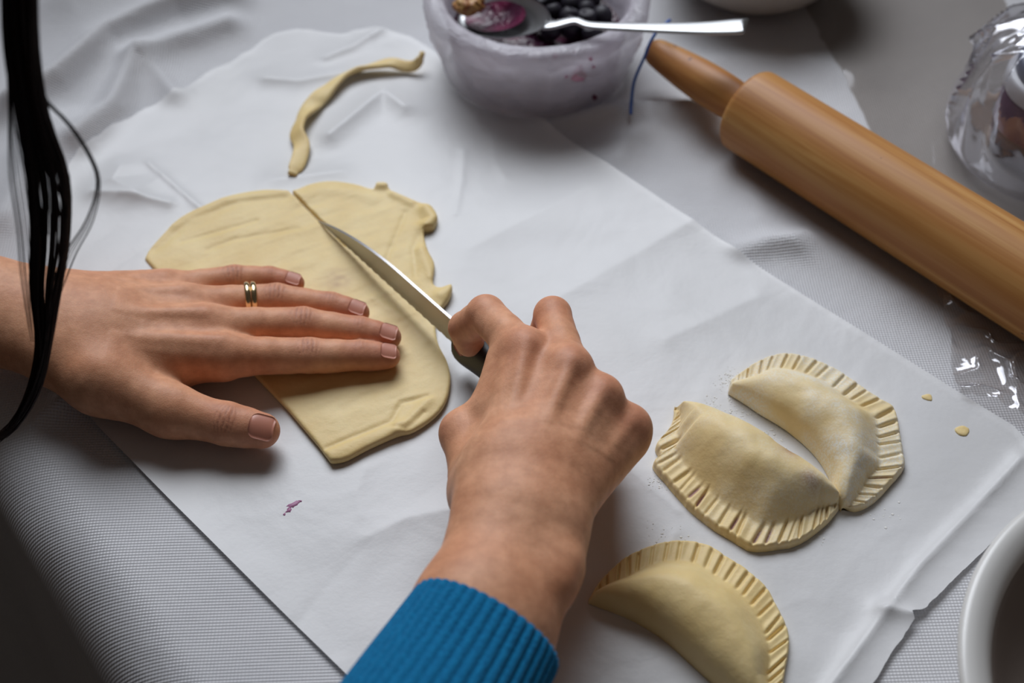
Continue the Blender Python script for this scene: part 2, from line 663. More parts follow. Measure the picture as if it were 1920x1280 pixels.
# table edge runs along the lower left; the cloth rolls over it and hangs
E0 = P(140, 902)[:2]; E1 = P(394, 1280)[:2]
edir = unit(E1 - E0); enor = V(edir[1], -edir[0])          # outwards
if enor @ (P(0, 1280)[:2] - E0) < 0:
    enor = -enor
RB = 34.0
s_ = np.concatenate([np.linspace(-900, -380, 60), np.linspace(-377, 0, 190), np.linspace(2, RB * 1.45, 40), np.linspace(RB * 1.45 + 8, RB * 1.45 + 330, 30)])
t_ = np.concatenate([np.linspace(-800, -420, 40), np.linspace(-416, 420, 280), np.linspace(428, 700, 24)])
S, T = np.meshgrid(s_, t_, indexing='ij')
ang = np.clip(S / RB, 0, 1.45)
out = np.where(S < 0, S, RB * np.sin(ang) + np.maximum(S - RB * 1.45, 0) * math.cos(1.45))
drop = np.where(S < 0, 0, RB * (1 - np.cos(ang)) + np.maximum(S - RB * 1.45, 0) * math.sin(1.45))
bx = E0[0] + edir[0] * T + enor[0] * out
by = E0[1] + edir[1] * T + enor[1] * out
wob = 7 * np.sin(T / 43.0) * sstep(30, 260, S)
bx = bx + enor[0] * wob; by = by + enor[1] * wob
bz = cloth_z(bx, by) * (1 - sstep(-10, 30, S)) - drop
cv = np.stack([bx, by, bz], -1).reshape(-1, 3)
fc = grid_faces(len(s_), len(t_))
nrm = vnormals(cv, fc)
if nrm[:, 2].mean() < 0:
    fc = fc[:, ::-1]
cloth = mesh_obj('tablecloth', cv, fc, M['cloth'], origin=(0, 0, 0))
tag(cloth, 'white vinyl tablecloth with a fine woven emboss, creased and hanging over the table edge', 'tablecloth')


def on_cloth(x, y):
    return float(cloth_z(np.array([x]), np.array([y]))[0])


# table under the cloth
tb = empty('table', (E0[0] - 300 * enor[0], E0[1] - 300 * enor[1], -750), 'wooden table standing under the white tablecloth', 'table')
M['table'] = mat_wood('table_wood', (0.20, 0.11, 0.05), (0.26, 0.15, 0.07), (0.30, 0.18, 0.09))


def slab(cx, cy, half_s, half_t, z0, z1, org):
    vv = []
    for zz in (z0, z1):
        for a, b in ((-1, -1), (1, -1), (1, 1), (-1, 1)):
            q = org + enor * (cx + a * half_s) + edir * (cy + b * half_t)
            vv.append((q[0], q[1], zz))
    return vv, [[0, 3, 2, 1], [4, 5, 6, 7], [0, 1, 5, 4], [1, 2, 6, 5], [2, 3, 7, 6], [3, 0, 4, 7]]


v, f = slab(-455, -60, 435, 640, -40, -6, E0)
mesh_obj('tabletop', v, f, M['table'], tb, smooth=False)
for a in (-1, 1):
    for b in (-1, 1):
        v, f = slab(-455 + a * 360, -60 + b * 560, 30, 30, -750, -40, E0)
        mesh_obj('leg', v, f, M['table'], tb, smooth=False)
fl = mesh_obj('floor', [(-2500, -2500, -750), (2500, -2500, -750), (2500, 2500, -750), (-2500, 2500, -750)], [[0, 1, 2, 3]], M['floor'], smooth=False, origin=(0, 0, -750))
tag(fl, 'dark floor far below the table', 'floor', kind='structure')

# ------------------------------------------------------------------ baking paper
SIDE_TOP = [(705, 58), (770, 78), (880, 148), (1000, 225), (1150, 322), (1290, 416), (1385, 480), (1540, 580), (1700, 681), (1895, 806), (1925, 838)]
SIDE_LEFT = [(705, 58), (668, 62), (640, 70), (612, 66), (585, 62), (560, 60), (533, 64), (512, 70), (495, 82), (474, 102), (455, 110), (430, 128), (400, 140), (370, 160), (350, 180), (330, 187), (300, 205), (275, 214), (245, 236), (215, 250), (185, 276), (150, 300), (95, 380), (62, 500)]
SIDE_BOTTOM = [(62, 500), (62, 600), (110, 720), (190, 810), (330, 952), (480, 1102), (660, 1280), (860, 1480), (1183, 1800)]
SIDE_RIGHT = [(1925, 838), (1948, 900), (1920, 962), (1850, 1030), (1780, 1098), (1735, 1145), (1705, 1158), (1713, 1170), (1690, 1200), (1668, 1232), (1640, 1280), (1560, 1370), (1420, 1530), (1183, 1800)]


def lin(px, n, rag=0.0, seed=0):
    q_ = np.array([P(*p)[:2] for p in px])
    s = np.concatenate([[0], np.cumsum(np.linalg.norm(np.diff(q_, axis=0), axis=1))])
    tt = np.linspace(0, s[-1], n)
    r = np.stack([np.interp(tt, s, q_[:, k]) for k in (0, 1)], 1)
    if rag:
        tg = np.gradient(r, axis=0); tg /= np.linalg.norm(tg, axis=1)[:, None] + 1e-9
        w_ = rag * fbm(tt / 5.0, tt * 0 + seed, seed, 4) * np.minimum(1, np.minimum(tt, s[-1] - tt) / 8)
        r = r + np.stack([-tg[:, 1], tg[:, 0]], 1) * w_[:, None]
    return r


CREASES = [([(1910, 868), (1800, 985), (1722, 1068), (1650, 1165), (1550, 1300)], 3.5, 2.6), ([(713, 67), (660, 98), (612, 118)], 4, 3.0),
           ([(280, 315), (367, 389), (470, 470)], 2.2, 1.3), ([(760, 215), (720, 185), (620, 265)], 8, 4.5), ([(640, 150), (560, 165), (500, 160)], 7, 3.5),
           ([(230, 325), (215, 350), (260, 375)], 9, 3), ([(180, 372), (250, 380), (320, 392)], 4, 2.5), ([(640, 330), (600, 335), (520, 345)], 9, 2.0),
           ([(1705, 1160), (1650, 1150)], 4, 3), ([(880, 950), (760, 975), (690, 1010)], 7, 1.0), ([(1050, 560), (1300, 420)], 14, 1.4), ([(880, 470), (1100, 360)], 16, 1.3), ([(1250, 640), (1420, 560)], 12, 1.2)]
CREASES = [([P(*p)[:2] for p in pl], w_, h_) for pl, w_, h_ in CREASES]
R3 = random.Random(21)
for _ in range(46):                              # fine straight creases from the roll and from handling
    cx, cy = R3.uniform(-230, 200), R3.uniform(-230, 260)
    an = R3.choice([0.75, 2.3]) + R3.gauss(0, 0.5); ln = R3.uniform(18, 75)
    dx, dy = math.cos(an) * ln, math.sin(an) * ln
    CREASES.append(([V(cx, cy), V(cx + dx * 0.5 + R3.uniform(-4, 4), cy + dy * 0.5), V(cx + dx, cy + dy)], R3.uniform(2.0, 6.0), R3.uniform(-0.35, 0.75)))


def paper_z(x, y, sd):
    base = cloth_z(x, y)
    work = np.exp(-(np.maximum(np.hypot((x - 20) / 200, (y + 40) / 140) - 0.75, 0) / 0.3) ** 2)
    z = 0.8 + base * 0.85 + (4.2 - 3.1 * work) * (fbm(x / 70 + 5, y / 55, 2, 2) + 0.12)
    for pl, w_, h_ in CREASES:
        d = seg_dist2(x, y, pl)
        z = z + h_ * np.exp(-(d / w_) ** 1.15)
    # loose edges lift a little
    lift = np.exp(-np.maximum(-sd, 0) / 12.0) * (0.3 + 1.5 * vnoise(x / 60, y / 60, 5))
    return np.maximum(z + lift, base + 0.5)


NU, NV = 380, 250
ct = lin(SIDE_TOP, NU); cbm = lin(SIDE_BOTTOM, NU); cl = lin(SIDE_LEFT, NV, 2.2, 1); cr = lin(SIDE_RIGHT, NV, 1.6, 2)
uu = np.linspace(0, 1, NU)[:, None, None]; ww = np.linspace(0, 1, NV)[None, :, None]
XY = (1 - ww) * ct[:, None] + ww * cbm[:, None] + (1 - uu) * cl[None] + uu * cr[None] - ((1 - uu) * (1 - ww) * ct[0] + uu * (1 - ww) * ct[-1] + (1 - uu) * ww * cbm[0] + uu * ww * cbm[-1])
esd = -np.minimum(np.minimum(uu, 1 - uu) * 430, np.minimum(ww, 1 - ww) * 310)[..., 0]
PZ = paper_z(XY[..., 0], XY[..., 1], esd)
pv = np.concatenate([XY, PZ[..., None]], -1).reshape(-1, 3)
q = grid_faces(NU, NV)
if vnormals(pv, q)[:, 2].mean() < 0:
    q = q[:, ::-1]
paper = mesh_obj('baking_paper', pv, q, M['paper'], origin=(*P(1000, 700)[:2], 0))
tag(paper, 'sheet of white waxed baking paper with torn ends spread over the tablecloth', 'baking paper')
ZP = 1.6       # working height of the paper surface


def blob(cx, cy, r, n=18, seed=0, stretch=(1, 1), rot=0.0, jag=0.45):
    rr = random.Random(seed)
    pts = []
    for i in range(n):
        a = 2 * math.pi * i / n
        k = r * (1 - jag * rr.random())
        x = k * math.cos(a) * stretch[0]; y = k * math.sin(a) * stretch[1]
        pts.append((cx + x * math.cos(rot) - y * math.sin(rot), cy + x * math.sin(rot) + y * math.cos(rot)))
    return pts


def flat_patch(name, pts, z0, thick, mat, parent):
    n = len(pts)
    c = np.mean(np.array(pts), 0)
    v = [(x, y, z0) for x, y in pts] + [(c[0] + (x - c[0]) * 0.8, c[1] + (y - c[1]) * 0.8, z0 + thick) for x, y in pts]
    f = [[i, (i + 1) % n, n + (i + 1) % n, n + i] for i in range(n)] + [list(range(n, 2 * n))]
    return mesh_obj(name, v, f, mat, parent)


for u, v_, r, sd_, st, ro in [(550, 945, 4.6, 3, (1, 0.45), 0.7), (541, 955, 2.6, 5, (1, 0.6), 1.2), (533, 963, 1.0, 6, (1, 1), 0), (562, 938, 1.2, 7, (1, .6), 0)]:
    c = P(u, v_, 1.6)
    o = flat_patch('berry_stain', blob(c[0], c[1], r, 16, sd_, st, ro, 0.6), float(paper_z(c[:1], c[1:2], np.array([-50.0]))[0]), 0.25, M['stain'], paper)
def pz(x, y):
    X_ = np.array([x]); Y_ = np.array([y])
    return float(paper_z(X_, Y_, np.array([-50.0]))[0])


# ------------------------------------------------------------------ the person: two hands, a sleeve and a lock of hair
person = empty('person', (-330, -420, -750), 'person in a blue sweater, left hand flat on dough, right hand gripping a knife', 'person')


class Hand:
    def __init__(self, lo, hi, vox):
        self.F = Field(lo, hi, vox)
        self.palm = self.F.blank()
        self.fingers = []
        self.creases = []      # centre, axis, lateral, length, width, depth, lambda
        self.reds = []         # centre, radius, amount

    def pc(self, a, b, ra, rb, k=7.0, flat=None, q=1.0):
        self.F.cone(self.palm, a, b, ra, rb, k, flat, q)

    def finger(self, J, R, dorsal, q=0.95, k=1.6, web=6.0, thumb=False):
        """J joints MCP..TIP, R radii, dorsal direction per segment (list)"""
        D = self.F.blank()
        for i in range(len(J) - 1):
            a, b = J[i], J[i + 1]
            m = a + (b - a) * 0.5
            rm = (R[i] + R[i + 1]) / 2 * (0.945 if i < len(J) - 2 else 1.0)
            fl = unit(dorsal[i])
            self.F.cone(D, a, m, R[i], rm, k, fl, q)
            self.F.cone(D, m, b, rm, R[i + 1], k, fl, q)
            # pad under each phalanx
            self.F.cone(D, a + (b - a) * 0.3 - fl * R[i] * 0.22, a + (b - a) * 0.75 - fl * R[i + 1] * 0.22, R[i] * 0.85, R[i + 1] * 0.85, 2.5)
        self.fingers.append((D, J, R, web))

    def build(self, name, mat, rl=2):
        res = self.palm.copy()
        for D, J, R, web in self.fingers:
            sl, _ = self.F.box(J, max(R) + 16)
            m = smin(self.palm[sl], D[sl], web)
            res[sl] = smin(res[sl], m, 0.9)
        v, f = surface_nets(res, self.F.lo, self.F.h)
        v = relax(v, f, rl, 0.5)
        n = vnormals(v, f)
        cre = np.zeros(len(v)); red = np.zeros(len(v)); disp = np.zeros(len(v))
        for c, ax, lat, L, W, dep, lam in self.creases:
            d = v - c
            s = d @ ax; l = d @ lat; u_ = np.linalg.norm(d - np.outer(s, ax) - np.outer(l, lat), axis=1)
            win = np.exp(-(s / L) ** 4 - (l / W) ** 4) * (u_ < 5)
            ph = 2 * np.pi * (s * (1 + 0.012 * l * l) + 0.22 * np.sin(l * 0.8 + s * 0.6)) / lam
            g = (0.5 + 0.5 * np.cos(ph)) ** 3
            disp -= dep * win * g
            cre = np.maximum(cre, win * g * min(1, dep / 0.5))
        for c, r, am in self.reds:
            red = np.maximum(red, am * np.exp(-(np.linalg.norm(v - c, axis=1) / r) ** 2))
        v = v + n * disp[:, None]
        o = mesh_obj(name, v, f, mat, person, cols={'red': red, 'crease': cre})
        self.v, self.n = v, n
        return o

    def surf(self, p, d):
        """skin point met going from p along d"""
        w_ = self.v - p
        s = w_ @ d
        off = np.linalg.norm(w_ - np.outer(s, d), axis=1)
        off[s < 0] = 99
        i = np.argmin(off - 0.0 * s)
        cand = np.where(off < 1.2)[0]
        return float(s[cand].max()) if len(cand) else float(s[i])


def nail(hand, parent, dip, tip, r, dorsal, wid, t0=0.35, t1=1.0, name='fingernail'):
    ax = unit(tip - dip); dn = unit(dorsal - ax * (dorsal @ ax)); lat = np.cross(dn, ax)
    end = tip + ax * r * 0.80
    nu, nv = 11, 11
    top = []
    for i in range(nu):
        a = i / (nu - 1)
        t = t0 + (t1 - t0) * a
        for j in range(nv):
            b = 2 * j / (nv - 1) - 1
            rnd = 1.0
            if a < 0.3: rnd = math.sqrt(max(0, 1 - ((0.3 - a) / 0.3) ** 2 * 0.6))
            if a > 0.8: rnd = math.sqrt(max(0, 1 - ((a - 0.8) / 0.2) ** 2 * 0.45))
            c = dip + (end - dip) * t
            p = c + lat * b * wid * rnd
            hgt = hand.surf(p - dn * 1.0, dn) - 1.0
            top.append((p, hgt, a, b))
    # smooth the sampled heights into one clean plate
    A = np.array([[1, a, b, a * a, b * b, a * b] for _, _, a, b in top]); hh = np.array([x[1] for x in top])
    cf = np.linalg.lstsq(A, hh, rcond=None)[0]
    hs = A @ cf
    vt = np.array([p + dn * (hv + 0.08) for (p, _, _, _), hv in zip(top, hs)])
    vb = np.array([p + dn * (hv - 1.0) for (p, _, _, _), hv in zip(top, hs)])
    f = grid_faces(nu, nv)
    k = nu * nv
    ring = [i * nv for i in range(nu)] + [(nu - 1) * nv + j for j in range(1, nv)] + [i * nv + nv - 1 for i in range(nu - 2, -1, -1)] + [j for j in range(nv - 2, 0, -1)]
    fs = f.tolist() + [[x + k for x in q_][::-1] for q_ in f.tolist()]
    for i in range(len(ring)):
        a, b = ring[i], ring[(i + 1) % len(ring)]
        fs.append([a, a + k, b + k, b][::-1])
    return mesh_obj(name, np.concatenate([vt, vb]), fs, M['nail'], parent)


UP = V(0, 0, 1)
# ---- left hand, flat on the dough
lh = Hand((-480, -96, 2), (-44, 104, 100), 0.85)
LW = P(62, 600, 31)
mc = dict(idx=(P(417, 664, 22), 10.2), mid=(P(388, 611, 24), 10.4), rng=(P(345, 569, 22), 9.6), lit=(P(313, 540, 18), 8.6))
cb = dict(idx=P(165, 655, 29), mid=P(150, 618, 32), rng=P(145, 585, 31), lit=P(140, 560, 26))
for kx in ('idx', 'mid', 'rng', 'lit'):
    lh.pc(cb[kx], mc[kx][0], 12.5, mc[kx][1], 6.0)
    lh.pc(cb[kx] - UP * 9, mc[kx][0] - UP * 5, 11, mc[kx][1] - 1.5, 8.0)
# fill between the metacarpals, and webs between the fingers
for a, b in (('idx', 'mid'), ('mid', 'rng'), ('rng', 'lit')):
    A0 = (mc[a][0] + mc[b][0]) / 2; B0 = (cb[a] + cb[b]) / 2
    lh.pc(B0, A0 - UP * 3, 11.5, 8.2, 5.0)
FL = dict(idx=[mc['idx'][0], P(581, 666, 15), P(677, 665, 12.5), P(727, 668, 11)],
          mid=[mc['mid'][0], P(569, 608, 16), P(675, 621, 13), P(729, 632, 11.2)],
          rng=[mc['rng'][0], P(519, 561, 15), P(621, 573, 12.5), P(671, 586, 11)],
          lit=[mc['lit'][0], P(440, 522, 13.5), P(506, 521, 11.5), P(552, 531, 10.2)])
RL = dict(idx=[9.8, 9.0, 7.6, 6.3], mid=[10.0, 9.1, 7.7, 6.4], rng=[9.2, 8.5, 7.2, 6.1], lit=[8.2, 7.4, 6.3, 5.4])
for a, b in (('idx', 'mid'), ('mid', 'rng'), ('rng', 'lit')):
    pa = FL[a][0] + (FL[a][1] - FL[a][0]) * 0.26; pb = FL[b][0] + (FL[b][1] - FL[b][0]) * 0.26
    lh.pc(pa - UP * 4, pb - UP * 4, 5.0, 5.0, 5.0)
lh.pc(P(175, 625, 22), P(330, 600, 18), 17, 11, 8.0)
lh.pc(P(150, 575, 20), P(290, 552, 16), 15, 9, 8.0)
# thumb side of the palm
TH = [P(190, 712, 25), P(318, 769, 17), P(425, 794, 14.5), P(491, 807, 12.5)]
lh.pc(P(120, 668, 27), TH[0], 17, 15.5, 9.0)
lh.pc(TH[0], TH[1], 15.5, 11.5, 9.0)
lh.pc(P(215, 690, 22), P(330, 690, 16), 12, 8.5, 9.0)
# forearm
ffl = UP
lh.pc(LW, P(165, 612, 29), 25, 27, 10, ffl, 0.66)
lh.pc(LW, P(-40, 577, 34), 25.5, 26.5, 12, ffl, 0.72)
lh.pc(P(-40, 577, 34), V(-440, 60, 62) * 0 + P(-40, 577, 34) + V(-150, -8, 20), 26.5, 35, 12, ffl, 0.80)
lh.pc(P(80, 545, 35), P(70, 542, 35), 9, 9, 8)                                   # ulna
# tendons
for kx, hgt in (('idx', 1.1), ('mid', 1.3), ('rng', 1.3), ('lit', 1.0)):
    a = cb[kx] + UP * 9.6 + (mc[kx][0] - cb[kx]) * 0.25; b = mc[kx][0] + UP * (mc[kx][1] - 1.6)
    lh.pc(a, b, 2.2, 2.6, 3.2)
for kx in FL:
    J = FL[kx]; R = RL[kx]
    lh.finger(J, R, [UP, UP, UP])
    ax0 = unit(J[1] - J[0]); ax1 = unit(J[2] - J[1]); ax2 = unit(J[3] - J[2])
    axm = unit(ax0 + ax1); lat = unit(np.cross(UP, axm))
    lh.creases.append((J[1] + UP * R[1] * 0.95, axm, lat, 5.0, 6.0, 0.48, 2.5))
    axm = unit(ax1 + ax2); lat = unit(np.cross(UP, axm))
    lh.creases.append((J[2] + UP * R[2] * 0.95, axm, lat, 2.6, 4.6, 0.22, 2.1))
    lh.reds += [(J[1] + UP * R[1], 8, 0.55), (J[2] + UP * R[2], 8, 0.6), (J[3], 15, 1.0), (J[0] + UP * R[0], 12, 0.2)]
tdor = unit(V(0.10, -0.38, 0.9))
lh.finger([TH[1], TH[2], TH[3]], [11.3, 10.4, 8.6], [tdor, tdor], q=0.92, web=9.0)
axm = unit(TH[3] - TH[1]); lat = unit(np.cross(tdor, axm))
lh.creases.append((TH[2] + tdor * 9.6, axm, lat, 5.5, 7.0, 0.42, 2.4))
lh.reds += [(TH[2] + tdor * 9, 10, 0.55), (TH[3], 15, 0.7)]
left = lh.build('left_hand', M['skin'])
for kx, wd in (('idx', 4.4), ('mid', 4.6), ('rng', 4.3), ('lit', 3.7)):
    nail(lh, left, FL[kx][2], FL[kx][3], RL[kx][3], UP + V(0, -0.12, 0), wd, 0.52, 0.95)
nail(lh, left, TH[2], TH[3], 8.6, tdor, 6.1, 0.50, 0.98, 'thumbnail')

# ---- knife
KT = P(597, 414, 5.2)                                   # tip of the edge
KH = P(862, 655, 12.0)                                  # heel of the edge
kd = unit(KH - KT); klen = np.linalg.norm(KH - KT)
kh = unit(V(0, 0, 1) - kd * kd[2])
kh = unit(kh + 0.10 * np.cross(V(0, 0, 1), kd))          # leans a touch
kl = np.cross(kd, kh)
knife = empty('kitchen_knife', KT, 'small kitchen knife with a steel blade and black handle slicing the rolled dough', 'knife')
prof = []
nb = 60
for i in range(nb + 1):
    s = i / nb
    top = 15.0 * (1 - (1 - min(1, s / 0.62)) ** 2.0) if s < 0.62 else 15.0 + 1.0 * (s - 0.62)
    bot = 0.0
    if s < 0.06: bot = 0.0
    scal = 0.35 * math.sin(s * klen / 3.2 * math.pi) if s > 0.12 else 0
    prof.append((s * klen, bot + scal, max(top, 0.25)))
vv = []; ff = []
for x, b0, t0 in prof:
    th_ = 0.75 if x > 12 else 0.3 + 0.45 * x / 12
    for hgt, th in ((b0, 0.06), (b0 + (t0 - b0) * 0.35, th_ * 0.7), (t0, th_), ):
        for sg in (-1, 1):
            vv.append(KT + kd * x + kh * hgt + kl * sg * th)
for i in range(nb):
    a = i * 6; b = (i + 1) * 6
    for p, q_ in ((0, 2), (2, 4), (4, 5), (5, 3), (3, 1), (1, 0)):
        ff.append([a + p, b + p, b + q_, a + q_])
ff.append([0, 2, 4, 5, 3, 1]); ff.append([nb * 6 + k for k in (1, 3, 5, 4, 2, 0)])
mesh_obj('blade', vv, ff, M['steel'], knife, smooth=False)
# handle: rounded section sweeping back into the fist
hp = [(0, 13.5, 2.0), (3, 17.2, -3.6), (8, 17.8, -4.4), (25, 17.0, -2.0), (55, 17.5, -2.5), (80, 17.0, -4.5), (96, 14.0, -6.5), (100, 8, -3)]
hp = resample(hp, 40)
vv = []; ns = 20
hdir = unit(kd + V(0, 0, 0.02))
for x, t0, b0 in hp:
    cz = (t0 + b0) / 2; rz = (t0 - b0) / 2
    ry = 6.2 if 2 < x < 92 else 4.2
    for j in range(ns):
        a = 2 * math.pi * j / ns
        ca, sa = math.cos(a), math.sin(a)
        vv.append(KT + kd * (klen - 1) + hdir * x + kh * (cz + rz * np.sign(ca) * abs(ca) ** 0.7) + kl * ry * np.sign(sa) * abs(sa) ** 0.7)
ff = grid_faces(len(hp), ns, close_v=True).tolist() + [list(range(ns)), list(range((len(hp) - 1) * ns, len(hp) * ns))[::-1]]
mesh_obj('handle', vv, ff, M['black'], knife)

# ---- right hand, gripping the knife
WR = P(972, 1005, 57)
rmc = dict(idx=(P(984, 660, 64), 10.6), mid=(P(1066, 694, 66), 10.4), rng=(P(1124, 745, 60), 9.6), lit=(P(1178, 800, 48), 9.2))
rcb = dict(idx=P(925, 945, 57), mid=P(962, 955, 61), rng=P(1003, 962, 60), lit=P(1042, 968, 54))
rdor = unit(V(0.12, -0.32, 1.0))
lo = np.minimum(P(700, 1290, 90), P(1230, 520, 10)) ; hi = np.maximum(P(1230, 520, 10), P(700, 1290, 90))
rh = Hand((-70, -300, 2), (86, 55, 96), 0.85)
for kx in ('idx', 'mid', 'rng', 'lit'):
    rh.pc(rcb[kx], rmc[kx][0], 11.0, rmc[kx][1] - 1.2, 5.0)
    rh.pc(rmc[kx][0], rmc[kx][0], rmc[kx][1], rmc[kx][1], 4.0)
    rh.pc(rcb[kx] - rdor * 8, rmc[kx][0] - rdor * 7 - V(0, 6, 0), 10, 8.5, 8.0)
for a, b in (('idx', 'mid'), ('mid', 'rng'), ('rng', 'lit')):
    A0 = (rmc[a][0] + rmc[b][0]) / 2; B0 = (rcb[a] + rcb[b]) / 2
    rh.pc(B0, A0 - rdor * 3.4 - V(0, 3, 0), 11.0, 7.8, 6.0)
FR = dict(idx=[rmc['idx'][0], P(911, 588, 55), P(872, 614, 39), P(880, 642, 30)],
          mid=[rmc['mid'][0], P(1036, 590, 60), P(1036, 590, 60) + V(-6, 1, -26), P(1036, 590, 60) + V(-10, -17, -34)],
          rng=[rmc['rng'][0], P(1088, 706, 34), P(1088, 706, 34) + V(-8, -14, -14), P(1088, 706, 34) + V(-12, -28, -8)],
          lit=[rmc['lit'][0], P(1150, 800, 22), P(1150, 800, 22) + V(-8, -12, -6), P(1150, 800, 22) + V(-13, -22, 0)])
RR = dict(idx=[9.6, 9.0, 8.0, 7.0], mid=[9.6, 8.6, 7.6, 6.4], rng=[9.0, 8.0, 7.0, 6.1], lit=[8.4, 7.2, 6.3, 5.4])
for kx in FR:
    J = FR[kx]
    rh.finger(J, RR[kx], [rdor, unit(V(-0.2, 1, 0.3)), unit(V(-0.8, .4, 0))], q=0.96, web=5.0)
    rh.reds += [(J[0] + rdor * 8, 11, 0.55), (J[1], 13, 0.5), (J[2], 12, 0.45)]
for a, b in (('idx', 'mid'), ('mid', 'rng'), ('rng', 'lit')):
    pa = FR[a][0] + (FR[a][1] - FR[a][0]) * 0.25; pb = FR[b][0] + (FR[b][1] - FR[b][0]) * 0.25
    rh.pc(pa - rdor * 4, pb - rdor * 4, 5.0, 5.0, 5.0)
# thumb
TR = [P(905, 925, 46), P(868, 812, 44), P(925, 770, 36), P(948, 722, 31)]
rh.pc(rcb['idx'] - rdor * 5, TR[0], 12, 12, 8)
rh.pc(TR[0], TR[1], 12.5, 9.0, 8.0)
rh.pc(TR[0], P(960, 740, 46), 11, 10, 9.0)
rh.pc(TR[1], P(950, 740, 50), 7.5, 8.5, 8.0)
rh.finger([TR[1], TR[2], TR[3]], [9.4, 8.8, 7.4], [unit(V(-1, 0, 0.3)), unit(V(-1, 0, 0.3))], web=4.0)
rh.reds += [(TR[1] + V(-8, 0, 3), 9, 0.45)]
rh.pc(P(946, 676, 57), P(930, 765, 52), 8.0, 9.0, 6.0)
# wrist and forearm
FA = P(905, 1165, 60)
rh.pc(WR, P(985, 900, 58), 24, 27, 9, rdor, 0.62)
rh.pc(WR, FA, 25.5, 26, 10, rdor, 0.70)
FE = FA + (FA - WR) * 1.6
rh.pc(FA, FE, 26, 25, 10, rdor, 0.74)
rh.pc(P(1046, 1068, 60), P(1040, 1085, 60), 8.5, 8.5, 11)                             # ulna
# tendons fanning over the back of the hand
for kx, rr_ in (('idx', 2.2), ('mid', 2.4), ('rng', 2.3), ('lit', 2.0)):
    a = rcb[kx] + rdor * 8.2 + (rmc[kx][0] - rcb[kx]) * 0.18; b = rmc[kx][0] + rdor * (rmc[kx][1] - 1.6)
    rh.pc(a, b, rr_ * 0.8, rr_ * 1.1, 3.0)
right = rh.build('right_hand', M['skin'])
nail(rh, right, FR['idx'][2], FR['idx'][3], 7.0, unit(V(-1, 0.2, 0.25)), 4.6, 0.45, 0.98)

# ---- blue ribbed cuff and sleeve
M['sweater'] = None
t = NT('blue_knit')
vec = t.coords()
nz = t.noise(vec, 700, 3, 0.6)
t.set(Base_Color=t.ramp(nz, [(0.3, (0.004, 0.115, 0.27)), (0.7, (0.008, 0.20, 0.42))]), Roughness=0.9)
t.b.inputs['Specular IOR Level'].default_value = 0.1
t.b.inputs['Sheen Weight'].default_value = 0.25
t.b.inputs['Sheen Tint'].default_value = (0.3, 0.6, 0.9, 1)
t.bump(nz, 0.5, 0.0012)
M['sweater'] = t.m


def sleeve(SC, sax, dor, W0, T0, name='sleeve'):
    sn = 264
    s_vals = np.concatenate([[3.5, 1.2, 0.3, 0.0, 0.3, 1.2], np.linspace(3, 62, 24), np.linspace(70, 230, 20)])
    inner = np.zeros(len(s_vals)); inner[:6] = [-2.6, -2.4, -1.9, -1.1, -0.4, -0.1]
    sn_dor = unit(dor - sax * (dor @ sax)); slat = np.cross(sax, sn_dor)
    vv = []
    for s, inn in zip(s_vals, inner):
        c = SC + sax * s + V(0, 0, 0.06 * max(0, s - 20))
        W_ = W0 + 0.06 * s + (7 * sstep(58, 90, s)); T_ = T0 + 0.07 * s + (8 * sstep(58, 90, s))
        for j in range(sn):
            a = 2 * math.pi * j / sn
            rib = 1.05 * (abs(math.sin(22 * a)) ** 0.7 - 0.5) * (1 if s < 62 else max(0.15, 1 - (s - 62) / 20))
            wv = 0.5 * math.sin(3 * a + 0.05 * s)
            r = inn + rib + wv
            vv.append(c + slat * math.cos(a) * (W_ + r) + sn_dor * math.sin(a) * (T_ + r))
    return mesh_obj(name, vv, grid_faces(len(s_vals), sn, close_v=True)[:, ::-1], M['sweater'], person)


sleeve(P(912, 1178, 60), unit(FA - WR + V(-6, 0, 0)), rdor, 30.0, 22.5)
sleeve(P(-40, 577, 34) + V(-95, -5, 12.5), unit(V(-150, -8, 20)), UP, 36.0, 30.0)       # pushed up the other forearm

# ---- lock of dark hair hanging in from above
M['hair'] = mat_simple('dark_brown_hair', (0.016, 0.0075, 0.0065), 0.45)
M['hair'].node_tree.nodes['Principled BSDF'].inputs['Specular IOR Level'].default_value = 0.12
hv = []; hf = []


def strand(px, rad, z0, sides=5, n=36):
    # hair hangs straight down: every point of a strand keeps its distance from the window side
    pts = []
    for u, v_ in px:
        r = FWD * FPX + np.array([1.0, 0, 0]) * (u - 960) + UPV * (640 - v_)
        pts.append(CAM + r * ((z0 - CAM[1]) / r[1]))
    path = resample(pts, n)
    rr = rad * np.clip(np.minimum(np.linspace(0, 1, n) * 30 + 0.6, (1 - np.linspace(0, 1, n)) * 6 + 0.25), 0.2, 1)
    v, f = tube(path, rr, sides)
    k = len(hv)
    hv.extend(v.tolist()); hf.extend([[x + k for x in q_] for q_ in f])


R_ = random.Random(4)
def R_k(k):
    return -6 if k < -0.35 else (10 if k > 0.3 else 0)


